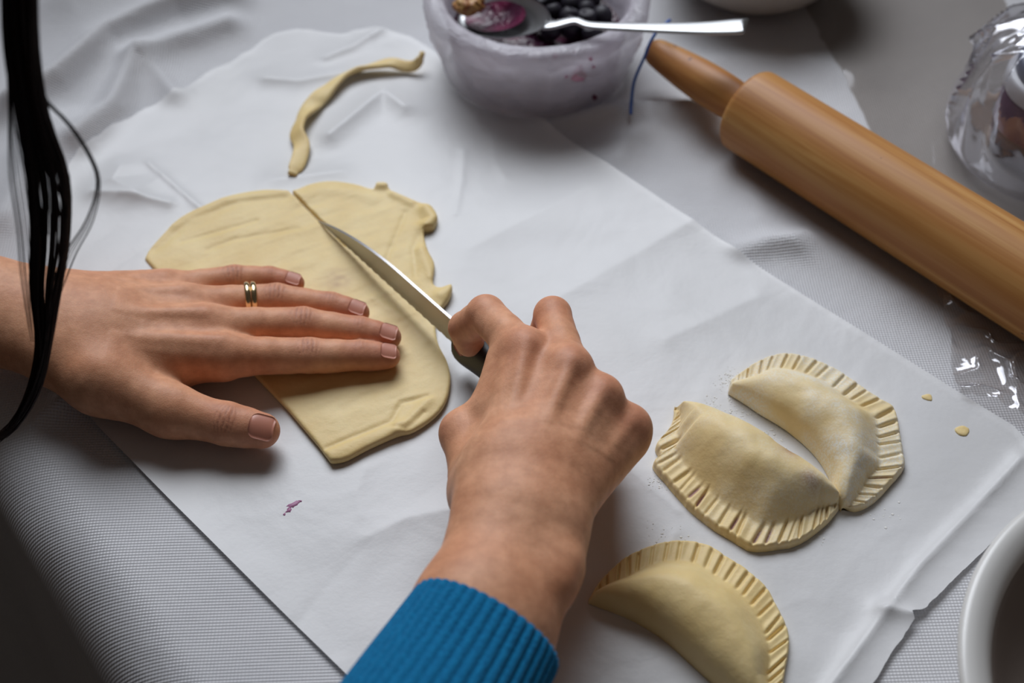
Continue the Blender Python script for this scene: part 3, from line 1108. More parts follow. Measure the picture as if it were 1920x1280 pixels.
core = [(44, -420), (38, -160), (36, 0), (42, 110), (62, 220), (88, 330), (92, 440), (84, 540), (82, 640), (66, 720), (34, 785), (-4, 822), (-34, 838)]
half = [36, 36, 36, 35, 33, 33, 30, 22, 15, 13, 11, 10, 9]
for i in range(64):
    k = R_.uniform(-1, 1); k2 = max(-1, min(1, k + R_.uniform(-0.5, 0.5)))
    ph = R_.uniform(0, 6.28); am = R_.uniform(0, 4)
    px = [(u + (R_k(k) if 4 < j < 8 else 0) + hw * (k + (k2 - k) * j / 12) + am * math.sin(ph + j * 0.8), v_ + (0 if j < 12 else R_.uniform(-30, 10))) for j, ((u, v_), hw) in enumerate(zip(core, half))]
    strand(px, R_.uniform(0.22, 0.42), -92 + R_.uniform(-9, 9))
for i in range(70):       # shorter hairs that fill the top of the lock
    k = R_.uniform(-1, 1); e = R_.randint(4, 7)
    px = [(u + hw * k * 0.95, v_) for (u, v_), hw in zip(core[:e], half[:e])]
    strand(px, R_.uniform(0.2, 0.4), -92 + R_.uniform(-9, 9))
for i in range(46):       # clumps leaving the lock between the top and the wrist
    d = R_.choice([-1, 1]); sp = R_.uniform(6, 34) * d
    px = [(40 + 12 * d, -400), (42 + 16 * d, 40), (58 + 0.5 * sp, 200), (84 + sp, 330), (96 + sp * 1.1, 430), (84 + sp * 0.6, 560), (72, 700), (20, 810)]
    strand(px, R_.uniform(0.16, 0.3), -92 + R_.uniform(-11, 11))
for i in range(9):        # the loose wisp that swings out to the right
    o = R_.uniform(-5, 5)
    px = [(66, 90), (78 + o, 175), (128 + o, 232), (168 + o, 292), (184 + o, 345), (166 + o * 2, 415), (128 + o * 3, 480), (98 + o * 3, 560)]
    strand(px, R_.uniform(0.10, 0.18), -92)
for i in range(16):
    o = R_.uniform(-22, 14)
    px = [(12, 120), (22 + o * 0.3, 220), (38 + o, 330), (52 + o, 430), (60 + o, 520), (68 + o * 0.5, 640)]
    strand(px, R_.uniform(0.08, 0.16), -92)
hair = mesh_obj('hair_lock', hv, hf, M['hair'], person)
hair['label'] = 'lock of long dark hair'

# ---- rings
J = FL['rng']
axr = unit(J[1] - J[0])
for t_r, lab in ((0.745, 'gold band on the ring finger, the one next to the finger joint'), (0.675, 'gold band on the ring finger, the one nearer the back of the hand')):
    c = J[0] + (J[1] - J[0]) * t_r
    pr = [(9.1 + 1.0 * math.cos(a), 1.45 * math.sin(a)) for a in np.linspace(0, 2 * math.pi, 17)]
    v, f = lathe(pr, c - UP * 0.3, axr, 72)
    tag(mesh_obj('gold_ring', v, f, M['gold']), lab, 'ring', 'gold bands on the ring finger')

# ------------------------------------------------------------------ rolled dough
ZD0 = 1.3
DOUGH_PX = [(272, 488), (285, 465), (337, 413), (390, 386), (439, 368), (494, 359), (539, 361), (557, 358), (585, 347), (625, 342), (671, 349), (702, 359), (706, 347), (725, 347), (733, 361),
            (775, 379), (806, 390), (821, 412), (812, 432), (795, 436), (802, 470), (815, 497), (812, 533), (829, 543), (848, 538), (843, 562), (825, 584), (817, 610), (822, 646), (838, 678), (845, 710),
            (838, 751), (816, 782), (775, 810), (745, 818), (693, 841), (648, 864), (620, 868), (596, 836), (540, 770), (494, 722), (400, 624), (320, 540)]
poly = [P(u, v_, 3)[:2] for u, v_ in DOUGH_PX]
# soften the rolled side, keep the knife-cut side straight
pp = np.array(poly)
soft = resample(pp[:38], 150)
poly = [p for p in soft] + [p for p in pp[38:]]
pa = np.array(poly)
F = Field((*(pa.min(0) - 5), 0.2), (*(pa.max(0) + 5), 12.0), 0.75)
Xg, Yg = np.meshgrid(F.ax[0], F.ax[1], indexing='ij')
sd = poly_sdf(Xg, Yg, poly)


def line_px(*pts):
    return [P(u, v_, 4)[:2] for u, v_ in pts]


top = 3.6 + 0.5 * fbm(Xg / 30, Yg / 30, 3, 3)
rx = Xg * 0.87 + Yg * 0.5; ry = -Xg * 0.5 + Yg * 0.87                  # rolling streaks
top += 1.0 * fbm(rx / 26, ry / 6.0, 5, 3) * sstep(-4, -14, sd)
for pl, wd, hg in [(line_px((612, 842), (660, 822), (735, 792), (752, 756), (802, 745)), 1.6, -0.9), (line_px((620, 855), (690, 825), (745, 805)), 5, 1.1),
                   (line_px((745, 805), (770, 790), (803, 752)), 3.2, 1.2), (line_px((736, 803), (762, 806), (795, 775)), 1.4, -0.8),
                   (line_px((292, 470), (360, 412), (450, 380), (540, 372)), 2.6, -0.6), (line_px((330, 425), (420, 378), (530, 364)), 4, 0.9),
                   (line_px((340, 455), (395, 440), (480, 415)), 1.6, -0.6), (line_px((390, 470), (440, 450), (560, 430)), 1.6, -0.5),
                   (line_px((560, 372), (600, 358), (660, 362), (700, 374)), 5, 0.8), (line_px((760, 400), (740, 450), (720, 500)), 1.6, -0.6),
                   (line_px((790, 430), (775, 470), (780, 520)), 1.8, -0.6), (line_px((800, 396), (812, 415), (800, 428)), 4.5, 3.2),
                   (line_px((708, 352), (724, 352)), 3.2, 2.6), (line_px((738, 366), (772, 384)), 3.2, 1.5), (line_px((828, 556), (845, 546)), 4.5, 2.2),
                   (line_px((700, 560), (760, 600), (800, 640)), 2.4, 0.5), (line_px((790, 470), (808, 520)), 3, 1.2)]:
    top += hg * np.exp(-(seg_dist2(Xg, Yg, pl) / wd) ** 2)
top = np.maximum(top, 1.6)
cut = seg_dist2(Xg, Yg, line_px((536, 350), (597, 412), (650, 462)))
edge = np.maximum(sd, -sd * 0 + sd)
D = F.blank()
for k, z in enumerate(F.ax[2]):
    r = 1.5
    qx = sd + r
    zc = ZD0 + top / 2
    qz = np.abs(z - zc) - (top / 2 - r * 0.98)
    d = np.hypot(np.maximum(qx, 0), np.maximum(qz, 0)) + np.minimum(np.maximum(qx, qz), 0) - r
    d = np.maximum(d, 0.85 - cut) if z > ZD0 + 0.9 else d           # knife cut
    D[:, :, k] = d
v, f = surface_nets(D, F.lo, F.h)
v = relax(v, f, 1, 0.4)
st = 0.5 * np.exp(-(np.hypot(v[:, 0] - P(632, 528, 4)[0], v[:, 1] - P(632, 528, 4)[1]) / 7) ** 2) * (0.3 + 0.9 * vnoise(v[:, 0] / 3, v[:, 1] / 3, 2))
tag(mesh_obj('rolled_dough', v, f, M['dough'], cols={'stain': np.clip(st, 0, 1)}), 'rolled out sheet of pale yellow dough with one straight cut side, under the hand', 'dough')

# strip of dough cut off, twisted, lying on the paper
path_px = [(548, 330, 4.0), (561, 302, 4.5), (566, 274, 5), (557, 250, 6), (570, 219, 6), (594, 191, 6), (620, 165, 6), (641, 147, 6), (668, 134, 6.5), (700, 126, 7), (733, 120, 8), (759, 126, 6), (779, 124, 7), (790, 108, 11), (792, 99, 13)]
path = resample([P(u, v_, z) for u, v_, z in path_px], 90)
path[:, 2] += [max(0.0, on_cloth(p[0], p[1]) * 0.85) for p in path]
tw = np.interp(np.linspace(0, 1, 90), [0, .12, .22, .32, .45, .55, .7, .8, .9, 1], [0.35, 0.15, -0.55, -0.75, 0.5, -0.35, -0.85, -0.2, 0.55, 0.9])
wd = np.interp(np.linspace(0, 1, 90), [0, .06, .2, .5, .8, .93, 1], [3.6, 4.6, 5.0, 5.2, 4.4, 3.6, 2.0])
tn = np.gradient(path, axis=0); tn /= np.linalg.norm(tn, axis=1)[:, None]
vv = []
ns = 16
for i in range(90):
    lat = unit(np.cross(UP, tn[i])); nn = np.cross(tn[i], lat)
    l2 = lat * math.cos(tw[i]) + nn * math.sin(tw[i]); n2 = np.cross(tn[i], l2)
    e = 1 if 2 < i < 87 else 0.75
    for j in range(ns):
        a = 2 * math.pi * j / ns
        ca, sa = math.cos(a), math.sin(a)
        vv.append(path[i] + e * (l2 * wd[i] * np.sign(ca) * abs(ca) ** 0.6 + n2 * 1.7 * np.sign(sa) * abs(sa) ** 0.6))
ff = grid_faces(90, ns, close_v=True).tolist() + [list(range(ns)), list(range(89 * ns, 90 * ns))[::-1]]
tag(mesh_obj('dough_strip', vv, ff, M['dough'], cols={'stain': np.zeros(len(vv))}), 'narrow twisted strip of dough trimming lying on the paper beside the tub', 'dough')

# ------------------------------------------------------------------ half-moon pies
def pie(label, arc_px, fold_px, hmax, mat, seed, ncrimp, z0=1.3, stains=(), lump=1.0, foldstain=None):
    NT_, NS_ = 420, 56
    arc = resample([P(u, v_, 3)[:2] for u, v_ in arc_px], NT_)
    fold = resample([P(u, v_, 6)[:2] for u, v_ in fold_px], NT_)
    rr = random.Random(seed)
    tv = np.linspace(0, 1, NT_)
    sv = np.concatenate([np.linspace(0, 0.06, 8), np.linspace(0.07, 0.93, 40), 1 - (np.linspace(0.25, 0, 8)) ** 2])
    sv = np.unique(np.round(sv, 6))
    Tm, Sm = np.meshgrid(tv, sv, indexing='ij')
    Pxy = arc[:, None] * (1 - Sm[..., None]) + fold[:, None] * Sm[..., None]
    L = np.linalg.norm(fold - arc, axis=1)[:, None] * np.ones_like(Sm)
    d = Sm * L
    rim = np.minimum(12.5, 0.42 * L)
    x = np.clip((d - rim) / (L - rim + 1e-6), 0, 1)
    pr = np.sin(np.minimum(x / 0.6, 1) * np.pi / 2) ** 1.2 * np.sqrt(np.clip(1 - np.clip((x - 0.5) / 0.5, 0, 1) ** 2.4, 0, 1))
    env = np.clip(np.sin(np.pi * np.clip(Tm, 0.0, 1)), 0, 1) ** 0.7
    dome = hmax * env * pr * (1 + 0.28 * lump * fbm(Pxy[..., 0] / 22 + seed, Pxy[..., 1] / 22, seed, 3))
    th = 4.6
    ed = np.minimum(d, (L - d)) / 2.2
    base = th * np.sqrt(np.clip(1 - (1 - np.clip(ed, 0, 1)) ** 2, 0, 1)) * np.clip(L / 8, 0.25, 1)
    z = base + dome
    # fork-pressed grooves along the curved rim
    stain = np.zeros_like(z)
    s_len = np.concatenate([[0], np.cumsum(np.linalg.norm(np.diff(arc, axis=0), axis=1))])
    tot = s_len[-1]
    pos = s_len[:, None]
    win = (0.25 + 0.75 * sstep(0.6, 3.4, d)) * sstep(-0.3, 0.6, d) * (1 - sstep(rim * 0.8, rim * 1.2, d))
    for k in range(ncrimp):
        c = (k + 0.5 + rr.uniform(-0.22, 0.22)) / ncrimp * tot
        wdt = rr.uniform(0.7, 1.05); dep = rr.uniform(1.1, 2.2)
        sk = rr.uniform(-0.12, 0.12)
        g = np.exp(-((pos + sk * d - c) / wdt) ** 2)
        z = z - dep * g * win
        # the ridges between press marks are slightly pillowed
        if k in stains:
            stain = np.maximum(stain, 0.9 * np.exp(-((pos + sk * d - c) / 0.8) ** 2) * sstep(2.0, 4.0, d) * (1 - sstep(rim * 0.7, rim * 1.0, d)))
    z = z - 0.5 * np.cos(pos / tot * ncrimp * 2 * np.pi) * win * 0.5
    z = np.maximum(z, 0.5 * np.clip(ed, 0, 1))
    if foldstain is not None:
        for fu, fv, fr in foldstain:
            c = P(fu, fv, 12)
            stain = np.maximum(stain, 0.5 * np.exp(-((np.hypot(Pxy[..., 0] - c[0], Pxy[..., 1] - c[1])) / fr) ** 2) * (0.4 + 0.8 * vnoise(Pxy[..., 0] / 4, Pxy[..., 1] / 4, 3)))
    # ragged outer edge
    off = (1.3 * fbm(pos / 9 + seed * 3, pos * 0 + seed, 2, 3)) * np.clip(1 - Sm * 5, 0, 1)
    nrm2 = (arc - fold); nrm2 = nrm2 / (np.linalg.norm(nrm2, axis=1)[:, None] + 1e-6)
    Pxy = Pxy + nrm2[:, None] * off[..., None]
    nt, ns2 = z.shape
    topv = np.concatenate([Pxy, (z0 + z)[..., None]], -1).reshape(-1, 3)
    botv = np.concatenate([Pxy, np.full(z.shape, z0)[..., None]], -1).reshape(-1, 3)
    fg = grid_faces(nt, ns2)
    nrm = vnormals(topv, fg)
    if nrm[:, 2].mean() < 0: fg = fg[:, ::-1]
    k = nt * ns2
    ring = [i * ns2 for i in range(nt)] + [(nt - 1) * ns2 + j for j in range(1, ns2)] + [i * ns2 + ns2 - 1 for i in range(nt - 2, -1, -1)] + [j for j in range(ns2 - 2, 0, -1)]
    ring = np.array(ring)
    side = np.stack([ring, np.roll(ring, -1), np.roll(ring, -1) + k, ring + k], 1)
    allf = np.concatenate([fg, fg[:, ::-1] + k, side])
    o = mesh_obj('half_moon_pie', np.concatenate([topv, botv]), allf, mat, cols={'stain': np.concatenate([stain.ravel(), np.zeros(k)])})
    return tag(o, label, 'pie', 'half-moon pies on the baking paper')


pie('half-moon pie dusted with flour, with crimped rim, on the side towards the rolling pin',
    [(1367, 727), (1370, 714), (1390, 699), (1425, 677), (1460, 665), (1495, 667), (1530, 677), (1565, 692), (1595, 712), (1620, 730), (1655, 752), (1679, 772), (1689, 815), (1693, 850), (1696, 875), (1670, 908), (1637, 942), (1605, 956), (1580, 948)],
    [(1367, 727), (1400, 747), (1425, 764), (1480, 798), (1530, 843), (1558, 888), (1564, 922), (1580, 948)], 15, M['dough_flour'], 3, 24, stains=(19,))
pie('lumpy half-moon pie with purple juice in its crimps, in the middle of the three',
    [(1581, 940), (1560, 971), (1530, 998), (1495, 1018), (1455, 1028), (1410, 1031), (1375, 1012), (1330, 986), (1290, 951), (1252, 910), (1224, 873), (1236, 858), (1229, 836), (1250, 812), (1262, 786), (1266, 757)],
    [(1581, 940), (1555, 913), (1505, 872), (1460, 847), (1440, 832), (1390, 802), (1340, 778), (1290, 760), (1266, 757)], 17, M['dough_some'], 5, 27, stains=(8, 9, 11, 14, 15), lump=1.2, foldstain=[(1475, 858, 6), (1515, 910, 5)])
pie('smooth plump half-moon pie without flour, the one nearest the blue sleeve',
    [(1104, 1121), (1124, 1092), (1145, 1069), (1175, 1044), (1215, 1026), (1255, 1016), (1295, 1016), (1330, 1024), (1365, 1046), (1405, 1071), (1436, 1101), (1457, 1135), (1477, 1180), (1479, 1215), (1473, 1258), (1466, 1295), (1448, 1342)],
    [(1104, 1121), (1150, 1138), (1195, 1158), (1245, 1190), (1290, 1230), (1340, 1275), (1392, 1318), (1448, 1342)], 18, M['dough'], 1, 25, lump=0.5)

# flour scattered on the paper
M['flour'] = mat_simple('white_flour', (0.82, 0.81, 0.78), 0.9)
fv_ = []; ff_ = []
R5 = random.Random(9)
spots = [(1375, 715, 26, 160), (1400, 770, 34, 150), (1450, 815, 30, 120), (1330, 760, 20, 60), (1520, 900, 22, 60), (1235, 905, 18, 50), (1540, 985, 30, 40), (1660, 960, 30, 30), (1250, 1005, 40, 30)]
for u, v_, sp, n in spots:
    for i in range(n):
        c = P(u + R5.gauss(0, sp * 0.6), v_ + R5.gauss(0, sp * 0.45), 1.0)
        r = abs(R5.gauss(0.18, 0.17)) + 0.08
        c[2] = pz(c[0], c[1]) + r * 0.3
        k = len(fv_)
        fv_ += [c + V(r, 0, 0), c + V(0, r, 0), c + V(-r, 0, 0), c + V(0, -r, 0), c + V(0, 0, r * 0.22), c + V(0, 0, -r * 0.4)]
        ff_ += [[k, k + 1, k + 4], [k + 1, k + 2, k + 4], [k + 2, k + 3, k + 4], [k + 3, k, k + 4], [k + 1, k, k + 5], [k + 2, k + 1, k + 5], [k + 3, k + 2, k + 5], [k, k + 3, k + 5]]
tag(mesh_obj('flour_dust', fv_, ff_, M['flour'], smooth=False, origin=P(1400, 770, 1.2)), 'white flour dust sprinkled on the paper around the pies', 'flour', kind='stuff')
for u, v_, r, lab in ((1804, 808, 3.0, 'flat crumb of dough on the paper by its corner'), (1738, 746, 2.4, 'pale crumb of dough on the paper below the rolling pin')):
    c = P(u, v_, 1.4)
    v, f = lathe(smooth_profile([(0, 0), (r, 0.1), (r * 1.05, 0.6), (r * 0.6, 1.0), (0, 1.1)], 12), (c[0], c[1], pz(c[0], c[1]) - 0.1), sides=20)
    v[:, :2] += 3.0 * np.stack([fbm(v[:, 0] / 3, v[:, 1] / 3, 1, 2), fbm(v[:, 0] / 3 + 9, v[:, 1] / 3, 2, 2)], 1)
    tag(mesh_obj('dough_crumb', v, f, M['dough'], cols={'stain': np.zeros(len(v))}), lab, 'crumb', 'dough crumbs on the paper')

# ------------------------------------------------------------------ rolling pin
RP = 25.0
A = P(1402, 205, 0); B = P(1812, 460, 0)
A = P(1402, 205, RP + 1); B = P(1812, 460, RP + 1)
pdir = unit(V(B[0] - A[0], B[1] - A[1], 0))
pin = empty('rolling_pin', (A[0] + pdir[0] * 120, A[1] + pdir[1] * 120, 1), 'wooden rolling pin with a tapered handle lying on the tablecloth', 'rolling pin')


def oriented(name, v, f, mat, parent, org, xdir):
    """mesh with its local x along xdir so the wood grain follows it"""
    o = mesh_obj(name, v, f, mat, None, origin=org)
    ang_ = math.atan2(xdir[1], xdir[0])
    R = np.array([[math.cos(ang_), math.sin(ang_), 0], [-math.sin(ang_), math.cos(ang_), 0], [0, 0, 1]])
    lv = (np.asarray(v) - org) @ R.T * MM
    o.data.vertices.foreach_set('co', lv.astype(np.float32).ravel()); o.data.update()
    o.rotation_euler = (0, 0, ang_)
    o.parent = parent
    o.location = np.array(org) * MM - world_origin(parent)
    return o


pr = [(0, 0), (RP - 2.5, 0), (RP - 0.9, 0.5), (RP - 0.2, 1.6), (RP, 4)] + [(RP, x) for x in np.linspace(10, 240, 12)] + [(RP, 246), (RP - 0.8, 249), (RP - 3, 250), (0, 250)]
v, f = lathe(pr, A, pdir, 80)
oriented('barrel', v, f, M['pin'], pin, A, pdir)
for sgn, org in ((-1, A), (1, A + pdir * 250)):
    hp = resample([(11.2, -2), (11.6, 6), (12.4, 20), (12.2, 38), (10.8, 56), (9.2, 70), (7.8, 77), (4.5, 80.5), (0, 81)], 36)
    v, f = lathe(hp, org, pdir * sgn, 40)
    oriented('handle', v, f, M['pin'], pin, org, pdir)

# ------------------------------------------------------------------ tub of berry filling, with the spoon
t = NT('cloudy_plastic_bag')
vec = t.coords()
t.set(Base_Color=t.ramp(t.noise(vec, 25, 3), [(0.3, (0.70, 0.68, 0.74)), (0.7, (0.80, 0.78, 0.83))]), Roughness=0.2)
p = t.bump(t.noise(t.coords(scale=(1, 1, 2.2)), 34, 4, 0.6, 1.2), 0.85, 0.006)
t.b.inputs['Specular IOR Level'].default_value = 0.6
tr = t.n('ShaderNodeBsdfTransparent'); mx = t.n('ShaderNodeMixShader'); mx.inputs[0].default_value = 0.6
tl = t.n('ShaderNodeBsdfTranslucent'); tl.inputs[0].default_value = (0.86, 0.83, 0.90, 1)
m3 = t.n('ShaderNodeMixShader'); m3.inputs[0].default_value = 0.45
t.l(t.b.outputs[0], m3.inputs[1]); t.l(tl.outputs[0], m3.inputs[2])
t.l(tr.outputs[0], mx.inputs[1]); t.l(m3.outputs[0], mx.inputs[2]); t.l(mx.outputs[0], t.out.inputs[0])
M['bag'] = t.m
t = NT('white_translucent_plastic')
t.set(Base_Color=(0.74, 0.71, 0.75), Roughness=0.35)
tl = t.n('ShaderNodeBsdfTranslucent'); tl.inputs[0].default_value = (0.80, 0.76, 0.82, 1)
mx = t.n('ShaderNodeMixShader'); mx.inputs[0].default_value = 0.5
t.l(t.b.outputs[0], mx.inputs[1]); t.l(tl.outputs[0], mx.inputs[2])
m3 = t.n('ShaderNodeMixShader'); m3.inputs[0].default_value = 0.30
t.l(mx.outputs[0], m3.inputs[1]); t.l(t.n('ShaderNodeBsdfTransparent').outputs[0], m3.inputs[2]); t.l(m3.outputs[0], t.out.inputs[0])
M['tub'] = t.m
t = NT('berry_mash')
vec = t.coords()
t.set(Base_Color=t.ramp(t.noise(vec, 55, 4, 0.6), [(0.35, (0.035, 0.004, 0.022)), (0.56, (0.08, 0.006, 0.032)), (0.68, (0.16, 0.016, 0.06)), (0.82, (0.36, 0.12, 0.21))]), Roughness=0.25)
t.bump(t.noise(vec, 120, 4, 0.6), 0.6, 0.004)
M['mash'] = t.m
fr = P(1006, 100, 50)
TC = V(fr[0] + 1, fr[1] + 57, 0)
zt0 = 2.0
tub = empty('plastic_tub', (TC[0], TC[1], zt0), 'round white plastic tub lined with a clear bag, holding dark berry filling', 'tub')
prof = [(0, 0), (46, 0), (49, 1), (52, 6), (58, 48), (60.5, 49.5), (60.5, 51), (58, 51.5), (56.5, 50), (50.5, 7), (47, 3.5), (0, 3)]
v, f = lathe(prof, (TC[0], TC[1], zt0), sides=96)
mesh_obj('wall', v, f, M['tub'], tub)
# bag folded over the rim and hanging outside in crinkles
bp = resample([(50.5, 20), (55, 44), (57, 52), (61, 52.8), (66.5, 51.5), (68.5, 45), (66, 31), (61.5, 17), (57.5, 6), (58, 2.2)], 60)
v, f = lathe(bp, (TC[0], TC[1], zt0), sides=200)
a = np.arctan2(v[:, 1] - TC[1], v[:, 0] - TC[0]); zz = v[:, 2] - zt0
rad = np.hypot(v[:, 0] - TC[0], v[:, 1] - TC[1])
am = np.where(rad > 58, 1.0, 0.35)
crk = 2.2 * fbm(a * 7, zz / 16 + a * 2, 1, 3) + 1.5 * (1 - np.abs(2 * vnoise(a * 7 + zz / 22, zz / 13, 6) - 1)) ** 5
rad2 = np.maximum(rad + am * crk + 0.4, np.where(rad > 58, 58.8 + 0.02 * zz, 0))
v[:, 0] = TC[0] + rad2 * np.cos(a); v[:, 1] = TC[1] + rad2 * np.sin(a)
v[:, 2] += np.where(zz > 40, 1.0 * fbm(a * 5 + 3, rad / 30, 3, 2), 0) + 0.4
mesh_obj('bag_liner', v, f, M['bag'], tub)
M['pinkstain'] = mat_simple('pink_juice', (0.62, 0.33, 0.47), 0.35)
M['darkstain'] = mat_simple('dark_juice_spot', (0.10, 0.015, 0.05), 0.35)


def wall_patch(u, v_, size, mat, seed):
    # find the outer bag wall at that place
    best = None
    for z in np.linspace(6, 50, 45):
        p = P(u, v_, z)
        r = math.hypot(p[0] - TC[0], p[1] - TC[1])
        rw = 57.5 + 0.22 * z
        if p[1] < TC[1] and (best is None or abs(r - rw) < best[0]):
            best = (abs(r - rw), p)
    p = best[1]
    nrm = unit(V(p[0] - TC[0], p[1] - TC[1], 0)); lat = V(-nrm[1], nrm[0], 0)
    pts = blob(0, 0, size, 14, seed, (1, 0.9), 0.3, 0.5)
    c = p + nrm * 2.6
    n = len(pts)
    vv = [c + lat * x + UP * y - nrm * 2.2 for x, y in pts] + [c + lat * x * 0.85 + UP * y * 0.85 for x, y in pts]
    ff = [[i, (i + 1) % n, n + (i + 1) % n, n + i] for i in range(n)] + [list(range(n, 2 * n))]
    return mesh_obj('juice_stain', vv, ff, mat, tub)


wall_patch(1083, 138, 7.0, M['pinkstain'], 2)
wall_patch(1112, 181, 2.0, M['darkstain'], 4)
for u, v_, r in ((1040, 103, 2.0), (1075, 92, 1.5), (1110, 122, 1.4), (1105, 108, 1.3), (1060, 140, 1.2)):
    wall_patch(u, v_, r, M['pinkstain'], int(u))
# filling
g = [(r * 51.0 / 24, ) for r in range(25)]
vv = []
for i in range(25):
    for j in range(72):
        r = max(0.05, 52.0 * i / 24); a_ = 2 * math.pi * j / 72
        x, y = TC[0] + r * math.cos(a_), TC[1] + r * math.sin(a_)
        vv.append((x, y, zt0 + 24 + 7 * float(fbm(x / 14, y / 14, 6, 3)) + 6 * (r / 52) ** 4))
mesh_obj('berry_filling', vv, grid_faces(25, 72, close_v=True), M['mash'], tub)
bm_v, bm_f = lathe(smooth_profile([(0, -6), (4.5, -4.6), (6.2, 0), (4.6, 4.4), (2.6, 5.0), (2.0, 4.3), (0, 4.1)], 18), (0, 0, 0), sides=20)
base_b = None
R6 = random.Random(12)
cells = []
for i in range(400):
    x = R6.uniform(-30, 46); y = R6.uniform(-14, 42)
    if math.hypot(x, y) > 44 or x + 0.55 * y < -2: continue
    if all(math.hypot(x - a, y - b) > 10.5 for a, b in cells): cells.append((x, y))
for x, y in cells[:26]:
    if base_b is None:
        base_b = mesh_obj('blueberry', bm_v, bm_f, M['berry'], origin=(0, 0, 0)); o = base_b
    else:
        o = base_b.copy(); C.objects.link(o)
    o.location = V(TC[0] + x, TC[1] + y, zt0 + 32) * MM
    o.rotation_euler = (R6.uniform(-1, 1), R6.uniform(-1, 1), R6.uniform(0, 6))
    s = R6.uniform(0.9, 1.15); o.scale = (s, s, s)
    tag(o, 'dark blueberry in the filling inside the plastic tub', 'blueberry', 'blueberries in the tub')

# spoon
SB = P(948, 38, 46); SNK = P(1026, 54, 57); SE = P(1398, 49, 66)
spoon = empty('metal_spoon', SB, 'polished metal spoon resting across the rim of the plastic tub', 'spoon')
bd = unit(SNK - SB); bl = unit(np.cross(UP, bd)); bn = np.cross(bd, bl)
tilt = 0.25
bl2 = bl * math.cos(tilt) + bn * math.sin(tilt); bn2 = np.cross(bd, bl2)
La = np.linalg.norm(SNK - SB) * 1.02; Wb = 19.5
vv = []; nr, na = 14, 56
for side in (0, 1):
    for i in range(nr):
        r = max(0.01, i / (nr - 1))
        for j in range(na):
            a = 2 * math.pi * j / na
            ca, sa = math.cos(a), math.sin(a)
            wf = Wb * (1 - 0.12 * ca)
            dep = -9.0 * (1 - r ** 2.0)
            vv.append(SB + bd * La * r * ca + bl2 * wf * r * sa + bn2 * (dep + 3 - (0.9 if side else 0)))
f1 = grid_faces(nr, na, close_v=True)
kk = nr * na
ff = f1.tolist() + (f1[:, ::-1] + kk).tolist() + [[(nr - 1) * na + j, (nr - 1) * na + (j + 1) % na, kk + (nr - 1) * na + (j + 1) % na, kk + (nr - 1) * na + j] for j in range(na)]
mesh_obj('spoon_bowl', vv, ff, M['spoon'], spoon)
hp = resample([SB + bd * La * 0.93 + bn2 * 2.2, SNK + V(4, 0, 2.5), SNK + V(16, 0, 5.5), P(1110, 48, 62), P(1220, 52, 63), P(1320, 53, 64.5), SE], 48)
hw = np.interp(np.linspace(0, 1, 48), [0, .06, .18, .4, .7, .95, 1], [4.6, 3.4, 2.8, 3.4, 5.2, 7.2, 7.0])
tn = np.gradient(hp, axis=0); tn /= np.linalg.norm(tn, axis=1)[:, None]
vv = []
for i in range(48):
    lat = unit(np.cross(UP, tn[i])); nn = np.cross(tn[i], lat)
    sh = tn[i] * (0 if i < 47 else 1)
    for j in range(12):
        a = 2 * math.pi * j / 12
        ca, sa = math.cos(a), math.sin(a)
        vv.append(hp[i] + lat * hw[i] * np.sign(ca) * abs(ca) ** 0.5 + nn * 1.1 * np.sign(sa) * abs(sa) ** 0.5 + tn[i] * (2.6 * ca if i == 47 else 0))
ff = grid_faces(48, 12, close_v=True).tolist() + [list(range(12)), list(range(47 * 12, 48 * 12))[::-1]]
mesh_obj('spoon_handle', vv, ff, M['spoon'], spoon)
# filling left on the spoon
vv = []
for i in range(10):
    for j in range(32):
        r = max(0.02, i / 9); a = 2 * math.pi * j / 32
        q = SB - bd * 9 + bd * La * 0.66 * r * math.cos(a) + bl2 * Wb * 0.74 * r * math.sin(a)
        vv.append(q + bn2 * (-3.6 + 5.4 * r * r * 1.0 + 3.0 * float(fbm(q[0] / 6, q[1] / 6, 3, 3)) * (1 - r)))
tag(mesh_obj('berry_mash', vv, grid_faces(10, 32, close_v=True), M['mash']), 'smear of dark berry mash in the bowl of the spoon', 'filling')
t = NT('walnut_crumb')
t.set(Base_Color=t.ramp(t.noise(t.coords(), 300, 4), [(0.35, (0.26, 0.06, 0.02)), (0.65, (0.60, 0.36, 0.12))]), Roughness=0.5)
M['nut'] = t.m
c = P(880, 10, 50)
v, f = lathe(smooth_profile([(0, -4), (6, -3), (8, 0), (6, 3.6), (2, 4.6), (0, 4.4)], 22), c, sides=32)
dv = v - c
v = v + dv * (1.2 * fbm(dv[:, 0] / 3 + dv[:, 2] / 2.5, dv[:, 1] / 3, 4, 3))[:, None]
tag(mesh_obj('nut_piece', v, f, M['nut']), 'crumbly brown piece of nut among the berry filling', 'nut')

# blue thread
M['thread'] = mat_simple('blue_cotton_thread', (0.035, 0.12, 0.42), 0.7)
pts = resample([P(1256, 38, 44), P(1235, 55, 52), P(1219, 80, 47), P(1210, 103, 38), P(1190, 150, 20), P(1184, 190, 12), P(1183, 213, 9)], 40)
v, f = tube(pts, 0.95, 8)
tag(mesh_obj('blue_thread', v, f, M['thread']), 'blue thread hanging down the side of the plastic tub', 'thread')

# ------------------------------------------------------------------ bowls
def bowl(name, label, center, prof, mat, inner=None):
    o = empty(name, center, label, 'bowl')
    v, f = lathe(resample(prof, 90), center, sides=128)
    mesh_obj('bowl_body', v, f, mat, o)
    if inner:
        v, f = lathe(inner[0], center, sides=96)
        mesh_obj(inner[2], v, f, inner[1], o)
    return o


